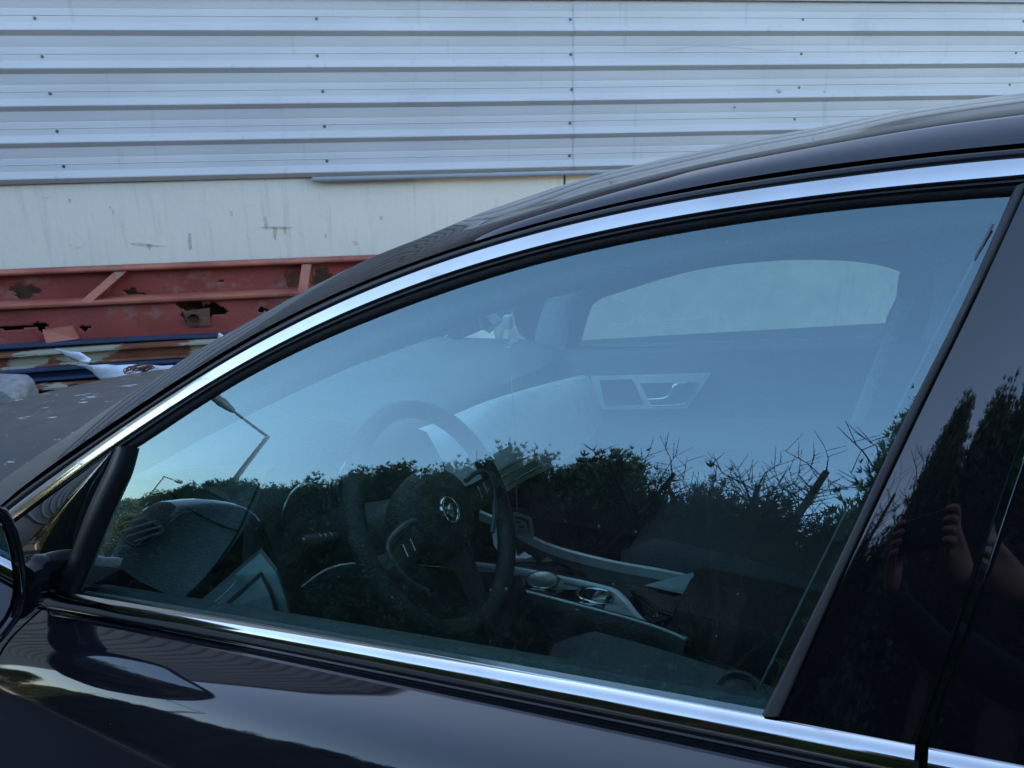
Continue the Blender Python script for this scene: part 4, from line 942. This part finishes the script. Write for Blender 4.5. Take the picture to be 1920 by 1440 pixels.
# pill-shaped surround with parking-brake tab
pc = aty(1115, 1119, .665)
def pill(sx_, sy_, h_, n=32):
    out = []
    for a_ in np.linspace(0, 2*math.pi, n, endpoint=False):
        x_ = math.copysign(abs(math.cos(a_))**0.8, math.cos(a_))*sx_; y_ = math.copysign(abs(math.sin(a_))**0.9, math.sin(a_))*sy_
        out.append(pc+np.array([x_, y_, h_]))
    return out
pl_ = grid('brake_switch', [pill(.038, .027, .002), pill(.037, .026, .006), pill(.033, .022, .006), pill(.032, .021, .0)], CHROME, con, closed=True)
q = pill(.032, .021, .001); mesh('switch_well', q, [tuple(range(len(q)))], DARK, pl_, smooth=False)
box('switch_tab', pc+np.array([.014, -.002, .006]), (.03, .032, .006), SATIN, pl_, rot=Matrix.Rotation(rad(-14), 3, 'Y'), bev=.002)
def text(name, s, size, loc, xdir, ydir, m, parent, ext=0.0003):
    cu_ = bpy.data.curves.new(name, 'FONT'); cu_.body = s; cu_.size = size; cu_.align_x = 'CENTER'; cu_.align_y = 'CENTER'; cu_.extrude = ext
    o_ = bpy.data.objects.new(name, cu_); COL.objects.link(o_); bpy.context.view_layer.update()
    me_ = bpy.data.meshes.new_from_object(o_.evaluated_get(bpy.context.evaluated_depsgraph_get())); bpy.data.objects.remove(o_)
    me_.materials.clear(); me_.materials.append(m); o = bpy.data.objects.new(name, me_); COL.objects.link(o)
    x_ = Vector(xdir).normalized(); y_ = Vector(ydir); y_ = (y_-x_*y_.dot(x_)).normalized(); z_ = x_.cross(y_)
    mw = Matrix(((x_.x, y_.x, z_.x, loc[0]), (x_.y, y_.y, z_.y, loc[1]), (x_.z, y_.z, z_.z, loc[2]), (0, 0, 0, 1)))
    bpy.context.view_layer.update(); o.parent = parent; o.matrix_parent_inverse = parent.matrix_world.inverted(); o.matrix_basis = mw
    return o
text('switch_letter', 'P', .014, pc+np.array([.017, -.002, .013]), (1, 0, .25), (0, 1, 0), PLAST, pl_)
# armrest box
ab = aty(1300, 1120, .74)
box('armrest', (ab[0]+0.155, .755, .505), (.36, .19, .15), ARMM, con, bev=.028)
# seats
def seat(name, yc):
    s = empty(name, (-0.1, yc, .3)); s.parent = car; s.matrix_parent_inverse = car.matrix_basis.inverted(); bpy.context.view_layer.update()
    rows = []
    for t in np.linspace(0, 1, 16):
        x = -0.50+0.60*t; zt = 0.49-0.05*t+0.02*math.sin(t*math.pi)-0.05*max(0, .12-t)/.12
        r = []
        for u in np.linspace(-1, 1, 21):
            bol = 0.05*math.exp(-((abs(u)-.80)/.13)**2); r.append(np.array([x-0.03*(1-u*u)*(1-t), yc+.255*u, zt+bol-.10*max(0, abs(u)-.9)/.1]))
        rows.append([np.array([q[0], q[1], .27]) for q in r[:1]]+r+[np.array([q[0], q[1], .27]) for q in r[-1:]])
    rows = [[np.array([q[0]+.02, q[1], .28]) for q in rows[0]]]+rows
    grid('cushion', rows, SEATM, s, autos=70)
    rows = []
    for t in np.linspace(0, 1, 16):
        z = .47+.62*t; x = .10+.20*t; hw = .25-.05*t*t
        r = []
        for u in np.linspace(-1, 1, 19): r.append(np.array([x-.05*math.exp(-((abs(u)-.82)/.14)**2)*(1-.5*t), yc+hw*u, z-.03*u*u*t]))
        rb = [np.array([x+.09, yc+hw*u, z]) for u in np.linspace(1, -1, 9)]
        rows.append(r+rb)
    grid('backrest', rows, SEATM, s, closed=True, autos=70)
    box('headrest', (.33, yc, 1.16), (.10, .25, .16), SEATM, s, rot=Matrix.Rotation(rad(10), 3, 'Y'), bev=.035)
    return s
seat('driver_seat', .38); seat('passenger_seat', 1.18)
# belts
def strap(name, a_, b_, wdt, m, parent):
    a_, b_ = np.array(a_), np.array(b_); t = (b_-a_)/np.linalg.norm(b_-a_); w_ = np.cross(t, CAM-(a_+b_)/2); w_ /= np.linalg.norm(w_)
    rows = [[p-w_*wdt/2, p-w_*wdt/2*.9+np.array([0, -.001, 0]), p+w_*wdt/2*.9+np.array([0, -.001, 0]), p+w_*wdt/2] for p in [a_+(b_-a_)*u+np.array([0, .012*math.sin(u*3.14), 0]) for u in np.linspace(0, 1, 14)]]
    return grid(name, rows, m, parent, thick=.0012)
strap('seat_belt', aty(1712, 528, 1.37), aty(1604, 800, 1.40), .030, BELT, car)
strap('seat_belt', aty(1862, 420, .18), aty(1418, 1300, .055), .0010, DOORIN, car)
box('belt_anchor', aty(1706, 535, 1.37), (.05, .02, .06), PLAST, car, bev=.008)
# door inner sill with lock ring
rows = []
for x in np.linspace(-1.02, .03, 30):
    rows.append([belt_pt(x, -.012, .022), belt_pt(x, -.016, .010), belt_pt(x, -.022, .010), belt_pt(x, -.026, .020), belt_pt(x, -.034, .022), belt_pt(x, -.040, .014), belt_pt(x, -.052, .016), belt_pt(x, -.062, .032), belt_pt(x, -.065, .08), belt_pt(x, -.060, .25), belt_pt(x, -.060, .55)])
dc2 = grid('door_card', rows, SILLM, door, autos=35)
rg = aty(1386, 1312, .055)
nr = np.array([.25, -.55, .8]); nr /= np.linalg.norm(nr)
lathe('speaker_ring', rg, [(.020, 0), (.0235, .004), (.0255, .004), (.0275, 0)], ARMM, dc2, axis=nr)
lathe('speaker_grille', rg-nr*.002, [(.021, 0), (.012, .003), (.001, .004)], ARMM, dc2, axis=nr)
# rear-view mirror
rm = aty(892, 601, .76)
rvm = box('rear_view_mirror', rm+np.array([0, .02, .004]), (.03, .22, .055), PLAST, car, rot=Matrix.Rotation(rad(12), 3, 'Y'), bev=.012)
box('mirror_glass', rm+np.array([.017, .02, .004]), (.004, .20, .042), MIRR, rvm, rot=Matrix.Rotation(rad(12), 3, 'Y'))
tube('mirror_stem', [rm+np.array([-.02, .04, .01]), rm+np.array([-.06, .05, .08])], .008, PLAST, rvm, k=10)

# things in the cabin that are not part of the car
pn = empty('hanging_air_freshener', tuple(aty(952, 640, .76)))
tag(pn, 'clear bulb pendant with string and pale shield tag hanging under the cabin mirror', 'air freshener')
bc = aty(953, 632, .76)
lathe('bulb', bc, [(.006, .019), (.010, .015), (.019, .003), (.0205, -.005), (.019, -.013), (.013, -.019), (.001, -.0195)], CRYS, pn)
lathe('liquid', bc, [(.001, -.008), (.0185, -.008), (.018, -.013), (.0125, -.0178), (.001, -.018)], CRYS, pn)
bm = bmesh.new(); box_bm(bm, bc+np.array([0, 0, .031]), (.016, .016, .026), None, .002); bmobj('cap', bm, BELT, pn, True, 40)
tb = aty(970, 966, .76)
tube('string', [bc+np.array([.004, 0, -.018]), tb], .0009, BELT, pn, k=5)
tagp = [(962, 961), (972, 962), (996, 972), (998, 988), (1001, 995), (1000, 1009), (985, 1006), (964, 1003)]
tg = px_plate('shield_tag', tagp, .76, mat('tag_plastic', (.42, .46, .46), .4, scale=10), pn, .002)
px_plate('tag_shield_print', [(966, 968), (974, 969), (991, 976), (993, 992), (989, 992), (987, 979), (973, 973), (966, 972)], .7585, TAGM, tg, .001)
px_plate('tag_letter_print', [(966, 977), (978, 979), (978, 982), (966, 980)], .7585, TAGM, tg, .001)
px_plate('tag_letter_print', [(972, 985), (984, 987), (984, 991), (972, 989)], .7585, TAGM, tg, .001)
tx = aty(1000, 998, .757)-aty(964, 992, .757)
text('tag_word', 'AUTO', .0115, aty(984, 997, .7575), tuple(tx), (0, 0, 1), TAGM, tg, .0002)
cardp = [aty(1209, 1097, .70), aty(1299, 1073, .80), aty(1304, 1107, .775), aty(1292, 1116, .76)]
wc = mesh('white_card', cardp+[q+np.array([0.001, 0.001, -.0015]) for q in cardp], [(0, 1, 2, 3), (4, 5, 6, 7), (0, 1, 5, 4), (1, 2, 6, 5), (2, 3, 7, 6), (3, 0, 4, 7)], WHITEM, None, smooth=False)
tag(wc, 'white paper card lying on the centre console in front of the armrest', 'paper card')

# ================================================================== across the road: kerb, hedge, lamp, photographer
HD = 2.5; HN = np.array([0.4, -0.9165, 0.0]); HT = np.array([0.9165, 0.4, 0.0]); HO = np.array([-0.1, 0.1, 0.0])
def Hp(s, d, z): return HO + HN*d + HT*s + np.array([0, 0, z])
def strip_h(name, d0, d1, z, h, m, s0=-40, s1=14, n=1):
    V = []
    for s in (s0, s1):
        V += [Hp(s, d0, 0.002), Hp(s, d0, z), Hp(s, d0+0.012, z+h), Hp(s, d1, z+h), Hp(s, d1, 0.002)]
    F_ = [(i, i+1, i+6, i+5) for i in range(4)]+[tuple(range(5)), tuple(range(5, 10))]
    return mesh(name, V, F_, m, None, smooth=False)
tag(strip_h('kerb', 1.78, 1.92, 0.11, 0.01, KERB), 'concrete kerb along the hedge across the road', 'kerb', kind='structure')
tag(strip_h('verge', 1.925, 12, 0.10, 0.012, SOIL), 'bare soil verge under the hedge', 'verge', kind='structure')

def spray_mesh(name, n, h, w, m, seed, top_var=0.25, leaf=0.034, zmin=0.1, tuft=0.10):
    r = np.random.default_rng(seed); lob = r.uniform(0, 6.28, 6)
    # clump centres first, then fine sprays gathered round them: light and dark tufts with gaps between
    nc = n//26; t = r.random(nc)**0.8; a = r.uniform(0, 2*np.pi, nc)
    prof = np.minimum(1.0, 1.25*(1-t)**0.45)*(0.82+0.10*np.sin(3*a+lob[0]+5*t)+0.10*np.sin(5*a+lob[1]-9*t)+0.06*np.sin(17*t+lob[2]))
    rr_ = w*prof*r.random(nc)**0.3; z = zmin+(h-zmin)*t+top_var*t*np.sin(2*a+lob[3])*0.5+0.06*r.normal(size=nc)
    cc = np.stack([rr_*np.cos(a), rr_*np.sin(a), z], 1)
    k = r.integers(0, nc, n); off = np.clip(r.normal(size=(n, 3)), -1.7, 1.7)*tuft*np.array([0.62, 0.62, 0.75]); c = cc[k]+off
    d = np.stack([np.cos(a[k])*0.6, np.sin(a[k])*0.6, np.full(n, 0.8)], 1)+off*5.0+0.40*r.normal(size=(n, 3)); d /= np.linalg.norm(d, axis=1)[:, None]
    u = np.cross(d, r.normal(size=(n, 3))); u /= np.linalg.norm(u, axis=1)[:, None]
    L = (leaf*r.uniform(0.6, 1.7, n))[:, None]; V = []
    for q in (-1, 0, 1):
        dd = d+u*q*0.55; dd /= np.linalg.norm(dd, axis=1)[:, None]; sd_ = np.cross(dd, np.cross(dd, u+0.2*d)); sd_ /= np.linalg.norm(sd_, axis=1)[:, None]+1e-9
        V.append(np.stack([c-sd_*L*.08, c+dd*L*.6-sd_*L*.15, c+dd*L*1.35, c+dd*L*.6+sd_*L*.15], 1))
    V = np.concatenate(V, 0).reshape(-1, 3); nf = len(V)//4
    me = bpy.data.meshes.new(name); me.vertices.add(len(V)); me.vertices.foreach_set('co', V.ravel()); me.loops.add(len(V)); me.loops.foreach_set('vertex_index', np.arange(len(V)))
    me.polygons.add(nf); me.polygons.foreach_set('loop_start', np.arange(nf)*4); me.update(calc_edges=True); me.materials.append(m); return me
def trunk_mesh(name, h, r0, seed, limbs=6):
    r = np.random.default_rng(seed); V = []; Fc = []
    def add(path, rad_):
        rows = tube_rows(path, rad_, 7); b = len(V)
        for q in rows: V.extend(q)
        for i in range(len(rows)-1):
            for j in range(7): Fc.append((b+i*7+j, b+i*7+(j+1) % 7, b+(i+1)*7+(j+1) % 7, b+(i+1)*7+j))
    add([np.array([0, 0, 0]), np.array([.02, .01, h*.3]), np.array([-.02, .02, h*.65]), np.array([0, 0, h])], [r0, r0*.85, r0*.5, r0*.12])
    for i in range(limbs):
        z = h*r.uniform(.15, .75); a = r.uniform(0, 6.28); L = r.uniform(.25, .5)
        add([np.array([0, 0, z]), np.array([L*.5*math.cos(a), L*.5*math.sin(a), z+L*.35]), np.array([L*math.cos(a), L*math.sin(a), z+L*.9])], [r0*.4, r0*.28, r0*.08])
    me = bpy.data.meshes.new(name); me.from_pydata([tuple(v) for v in V], [], Fc); me.materials.append(BARK)
    me.polygons.foreach_set('use_smooth', [True]*len(me.polygons)); return me
crowns = [spray_mesh('crown', 24000, 2.85, 0.62, LEAF, 11+i) for i in range(3)]
sunlit_crown = spray_mesh('crown', 20000, 2.8, 0.66, LEAF_SUNLIT, 31)
low = [spray_mesh('crown', 20000, 2.30, 0.62, LEAF, 51+i, top_var=0.12) for i in range(2)]
trunks = [trunk_mesh('trunk', 2.6, .06, 71+i) for i in range(2)]
def tree(name, s, d, crown, trunk, sc, rz, label, group):
    e = empty(name, tuple(Hp(s, d, 0.08))); tag(e, label, 'tree', group)
    for nm, me in (('crown', crown), ('trunk', trunk)):
        o = bpy.data.objects.new(nm, me); COL.objects.link(o); o.parent = e
    e.scale = (sc[0], sc[0], sc[1]); e.rotation_euler = (0, 0, rz); return e
ORD = 'first second third fourth fifth sixth seventh eighth ninth tenth eleventh twelfth thirteenth fourteenth fifteenth sixteenth seventeenth eighteenth nineteenth twentieth'.split()
ss = -3.75; k = 0; ks_ = 0
while ss > -36:
    sunny = ss < -21.5
    if sunny: lb = ORD[min(ks_, 19)]+' cypress in the sunlit leaf colour reflected beside the window divider'; ks_ += 1
    else: lb = ORD[k % 20]+' dark cypress of the reflected hedge '+('nearest' if k < 20 else 'beyond twenty')+' counting left from the pruned trees'
    tree('cypress_tree', ss, HD+rng.uniform(.50, .70), sunlit_crown if sunny else crowns[k % 3], trunks[k % 2], (rng.uniform(.98, 1.15)*(1.0 if ss > -10 else 1.25), rng.uniform(1.05, 1.20)*(0.93 if ss > -5.2 else (1.0 if ss > -14 else 1.05))), rng.uniform(0, 6.28),
         lb, 'cypress trees of the hedge'); ss -= 0.58 if ss > -10 else 0.95; k += 1
ss = -3.3; k = 0
while ss < 5.5:
    up = ss > -1.25
    tree('cypress_tree', ss, HD+rng.uniform(.50, .70), crowns[k % 3] if up else low[k % 2], trunks[k % 2], (rng.uniform(.98, 1.12), rng.uniform(1.08, 1.20) if up else rng.uniform(1.06, 1.18)), rng.uniform(0, 6.28),
         ORD[k]+' dark cypress reflected below or right of the pruned stubs, counting rightward', 'low cypress trees of the hedge'); ss += 0.5; k += 1
for i in range(16):  # row of trees added to keep the low sky out of the door's reflection
    u = i/15; x = -36-9*math.sin(u*1.7); y = -17+30*u
    e = empty('cypress_tree', (x, y, 0)); tag(e, ORD[i]+' tall tree added across the road end to hide the low sky, counted from the hedge', 'tree', 'added trees hiding the low sky')
    for nm, me in (('crown', sunlit_crown), ('trunk', trunks[0])):
        o = bpy.data.objects.new(nm, me); COL.objects.link(o); o.parent = e
    e.scale = (2.3, 2.3, rng.uniform(1.5, 2.1)); e.rotation_euler = (0, 0, i*1.3)
tree('cypress_tree', -1.30, HD+.35, crowns[1], trunks[0], (0.72, 1.14), 0.7, 'slim green cypress standing alone above the hedge by the rear edge of the window reflection', 'low cypress trees of the hedge')
# pruned trees: bare stubs and twigs standing out of the hedge
def pruned(s, d, h, seed, label):
    r = np.random.default_rng(seed); e = empty('pruned_tree', tuple(Hp(s, d, 0.08))); tag(e, label, 'tree', 'pruned trees in the hedge')
    base = Hp(s, d, 0.08); V, Fc, CV, CF, TV, TF = [], [], [], [], [], []
    def add(V, Fc, path, rad_, kk=7, cap=False):
        rows = tube_rows(path, rad_, kk); b = len(V)
        for q in rows: V.extend(q)
        for i in range(len(rows)-1):
            for j in range(kk): Fc.append((b+i*kk+j, b+i*kk+(j+1) % kk, b+(i+1)*kk+(j+1) % kk, b+(i+1)*kk+j))
        if cap: b2 = len(CV); CV.extend(rows[-1]); CF.append(tuple(range(b2, b2+kk)))
    top = base+np.array([0, 0, h*.62])
    add(V, Fc, [base, base+np.array([.03, 0, h*.3]), top], [.075, .065, .055])
    for i in range(10):
        a = r.uniform(0, 6.28); L = h*r.uniform(.16, .34); z0 = h*r.uniform(.34, .66); sp = r.uniform(.25, .9)
        p0 = base+np.array([0, 0, z0]); dr = np.array([math.cos(a)*sp, math.sin(a)*sp, 1.0]); dr /= np.linalg.norm(dr)
        p1 = p0+dr*L*.5+r.normal(size=3)*.03; p2 = p0+dr*L*r.uniform(.9, 1.15)+r.normal(size=3)*.04
        rd = r.uniform(.014, .030); add(V, Fc, [p0, p1, p2], [rd*1.2, rd, rd*.85], cap=True)
        for j in range(34):
            q0 = p0+(p2-p0)*r.uniform(.3, 1.0); a2 = r.uniform(0, 6.28); L2 = r.uniform(.10, .30)
            d2_ = np.array([math.cos(a2)*.8, math.sin(a2)*.8, r.uniform(.1, 1.1)]); d2_ /= np.linalg.norm(d2_)
            q1 = q0+d2_*L2*.5+r.normal(size=3)*.035; q2 = q1+(d2_+r.normal(size=3)*.35)*L2*.5+np.array([0, 0, .02])
            add(TV, TF, [q0, q1, q2], [.0046, .0032, .0014], 4)
            for _ in range(3):
                a3 = r.uniform(0, 6.28); q3 = q1+(q2-q1)*r.random(); add(TV, TF, [q3, q3+np.array([math.cos(a3)*.10, math.sin(a3)*.10, r.uniform(.02, .14)])], [.0028, .0014], 3)
    mesh('trunk', V, Fc, BARK, e); mesh('cut_end', CV, CF, CUTW, e, smooth=False); o = mesh('twigs', TV, TF, BARK, e); o['kind'] = 'stuff'
for i, (s, d, h, lb) in enumerate(((-3.75, 2.6, 2.95, 'leftmost pruned tree with thin bare twigs reflected above the hedge'), (-3.1, 2.55, 2.95, 'pruned bare tree left of the thickest cut stubs in the reflection'),
        (-2.5, 2.6, 3.0, 'pruned tree with thick cut stubs reflected near the window centre right'), (-1.95, 2.55, 2.95, 'tallest pruned tree with upright stubs reflected by the rear window edge'), (-0.75, 2.55, 2.95, 'pruned tree with dark limbs reflected in the black door pillar'))):
    pruned(s, d, h, 300+i, lb)
# street lamps
def refl(px, py):
    q = onS(px, py); v = ray(px, py); n = nS(q); return q, v-2*np.dot(v, n)*n
def lamp(top_px, end_px, dist, label):
    q, r_ = refl(*top_px); t = q+r_*dist/math.hypot(r_[0], r_[1]); b = np.array([t[0], t[1], 0.0]); h = t[2]
    q, r_ = refl(*end_px); e2_ = q+r_*dist/math.hypot(r_[0], r_[1])
    e = empty('street_lamp', tuple(b)); tag(e, label, 'street lamp', 'street lamps beyond the hedge')
    tube('pole', [b, b+np.array([0, 0, h*.5]), t], [.10, .085, .06], GALV, e, k=14)
    ad = e2_-t; L = np.linalg.norm(ad); ad /= L
    tube('arm', [t-ad*.05, t+ad*L*.58], [.045, .035], GALV, e, k=10)
    hd = t+ad*L*.55
    tube('lamp_head', [hd, hd+ad*L*.05, hd+ad*L*.22, hd+ad*L*.42, hd+ad*L*.48], [.04, .085, .14, .11, .03], GALV, e, k=14)
    return e
lamp((500, 818), (388, 734), 17.0, 'tall bent street lamp reflected in the front corner of the window')
lamp((305, 893), (340, 905), 42.0, 'small far street lamp reflected just above the hedge by the divider')

# photographer with a phone, seen only in the glossy pillar
per = empty('person', (0.40, -1.10, 0.0)); tag(per, 'person in dark jacket holding a phone up with both hands, reflected in the pillar', 'person')
view = np.array([_F[0], _F[1], 0]); view /= np.linalg.norm(view); side = np.array([view[1], -view[0], 0])
ph = CAM - _F*0.016
def Pp(r_, f_, u_): return np.array([CAM[0], CAM[1], 0])+side*r_+view*f_+np.array([0, 0, u_])
def skin_fig(name, joints, edges, m, parent, root=0, sub_=2):
    me = bpy.data.meshes.new(name); me.from_pydata([tuple(map(float, j[0])) for j in joints], edges, []); me.materials.append(m)
    o = bpy.data.objects.new(name, me); COL.objects.link(o); o.parent = parent; o.matrix_parent_inverse = parent.matrix_basis.inverted()
    bm = bmesh.new(); bm.from_mesh(me); ly = bm.verts.layers.skin.verify()
    for v, j in zip(bm.verts, joints):
        rr_ = j[1]; v[ly].radius = rr_ if isinstance(rr_, tuple) else (rr_, rr_)
    bm.verts.ensure_lookup_table(); bm.verts[root][ly].use_root = True; bm.to_mesh(me); bm.free()
    o.modifiers.new('k', 'SKIN').use_smooth_shade = True; sm = o.modifiers.new('u', 'SUBSURF'); sm.levels = sm.render_levels = sub_
    return o
BO = .46
J = [(Pp(BO, -.36, .92), (.16, .11)), (Pp(BO, -.36, 1.10), (.155, .105)), (Pp(BO, -.35, 1.28), (.175, .115)), (Pp(BO, -.34, 1.42), (.10, .08)), (Pp(BO, -.32, 1.50), .055),
     (Pp(BO+.18, -.34, 1.38), .068), (Pp(BO+.06, -.16, 1.13), .052), (Pp(.15, -.07, 1.27), .036),
     (Pp(BO-.18, -.34, 1.38), .068), (Pp(.10, -.22, 1.15), .052), (Pp(-.09, -.09, 1.28), .036),
     (Pp(BO+.10, -.43, .86), .10), (Pp(BO+.12, -.42, .48), .07), (Pp(BO+.12, -.45, .09), .05), (Pp(BO+.13, -.28, .04), .04),
     (Pp(BO-.10, -.43, .86), .10), (Pp(BO-.12, -.42, .48), .07), (Pp(BO-.12, -.45, .09), .05), (Pp(BO-.13, -.28, .04), .04)]
ED = [(0, 1), (1, 2), (2, 3), (3, 4), (2, 5), (5, 6), (6, 7), (2, 8), (8, 9), (9, 10), (0, 11), (11, 12), (12, 13), (13, 14), (0, 15), (15, 16), (16, 17), (17, 18)]
skin_fig('body', J, ED, CLOTH, per)
bm = bmesh.new(); bmesh.ops.create_uvsphere(bm, u_segments=32, v_segments=24, radius=1.0)
hc = Pp(BO-.02, -.285, 1.625)
for v in bm.verts:
    c = v.co.copy(); jaw = 1-.28*max(0, -c.z)
    x, y, z = c.x*.076*jaw, c.y*.095*(1-.08*max(0, -c.z)), c.z*.115
    if c.y > .6: y += .020*math.exp(-((c.x/.16)**2+((c.z+.12)/.22)**2)); y -= .010*(math.exp(-(((abs(c.x)-.36)/.16)**2+((c.z-.10)/.12)**2)))
    if c.y > .6: y += .005*math.exp(-((c.x/.3)**2+((c.z+.45)/.07)**2))
    v.co = Vector(tuple(hc+side*x+view*y+np.array([0, 0, z])))
hdo = bmobj('head', bm, SKINM, per, True)
for sg in (-1, 1):
    bm = bmesh.new(); bmesh.ops.create_icosphere(bm, subdivisions=2, radius=.011); bmesh.ops.translate(bm, vec=tuple(hc+side*.029*sg+view*.083+np.array([0, 0, .012])), verts=bm.verts); bmobj('eye', bm, HAIR, hdo, True)
    bm = bmesh.new(); bmesh.ops.create_icosphere(bm, subdivisions=2, radius=.028); bmesh.ops.scale(bm, vec=(.35, .6, 1), verts=bm.verts); bmesh.ops.translate(bm, vec=tuple(hc+side*.077*sg), verts=bm.verts); bmobj('ear', bm, SKINM, hdo, True)
bm = bmesh.new(); bmesh.ops.create_uvsphere(bm, u_segments=32, v_segments=20, radius=1.0)
for v in list(bm.verts):
    c = v.co; v.co = Vector(tuple(hc+side*c.x*.084+view*(c.y*.100-.012)+np.array([0, 0, c.z*.122+.010]))) 
bmesh.ops.delete(bm, geom=[v for v in bm.verts if (v.co-Vector(tuple(hc))).dot(Vector(tuple(view))) > .045 and v.co.z < hc[2]+.075], context='VERTS')
bmobj('hair', bm, HAIR, hdo, True)
# hands closing on the phone: palm + five fingers each, in the phone's own axes
def Q(r_, u_, f_): return ph+_R*r_+_U*u_+_F*f_
for sg in (-1, 1):
    wr = Pp(.15, -.07, 1.27) if sg > 0 else Pp(-.09, -.09, 1.28); palm = Q(.088*sg, -.035, -.028)
    Jh = [(wr, .026), (wr*.45+palm*.55, (.024, .030)), (palm, (.020, .036))]; Eh = [(0, 1), (1, 2)]
    for k_, (u0, ln) in enumerate(((.030, .95), (.010, 1.0), (-.010, .95), (-.030, .80))):
        b_ = len(Jh)
        Jh += [(Q(.094*sg, u0-.005, -.012), .0098), (Q(.092*sg, u0, .004), .0092), (Q((.092-.020*ln)*sg, u0+.002, .0085), .0085), (Q((.092-.034*ln)*sg, u0+.002, .0055), .0072)]
        Eh += [(2, b_), (b_, b_+1), (b_+1, b_+2), (b_+2, b_+3)]
    b_ = len(Jh); Jh += [(Q(.082*sg, -.052, -.030), .0115), (Q(.070*sg, -.030, -.030), .0105), (Q(.058*sg, -.012, -.024), .0085)]; Eh += [(2, b_), (b_, b_+1), (b_+1, b_+2)]
    skin_fig('hand', Jh, Eh, SKINM, per, root=2)
pho = empty('phone', tuple(ph)); tag(pho, 'dark phone held sideways in both hands, reflected in the glossy pillar', 'phone')
rm3 = Matrix(((_R[0], _U[0], -_F[0]), (_R[1], _U[1], -_F[1]), (_R[2], _U[2], -_F[2])))
box('case', Q(0, 0, -.008), (.150, .073, .0085), PHONE, pho, rot=rm3, bev=.003)
bm = bmesh.new(); c_ = bmesh.ops.create_cone(bm, cap_ends=True, segments=24, radius1=.009, radius2=.0085, depth=.003); bmesh.ops.rotate(bm, verts=bm.verts, cent=(0, 0, 0), matrix=rm3); bmesh.ops.translate(bm, vec=tuple(Q(0, 0, -.0025)), verts=bm.verts); bmobj('lens', bm, PGLOSS, pho)
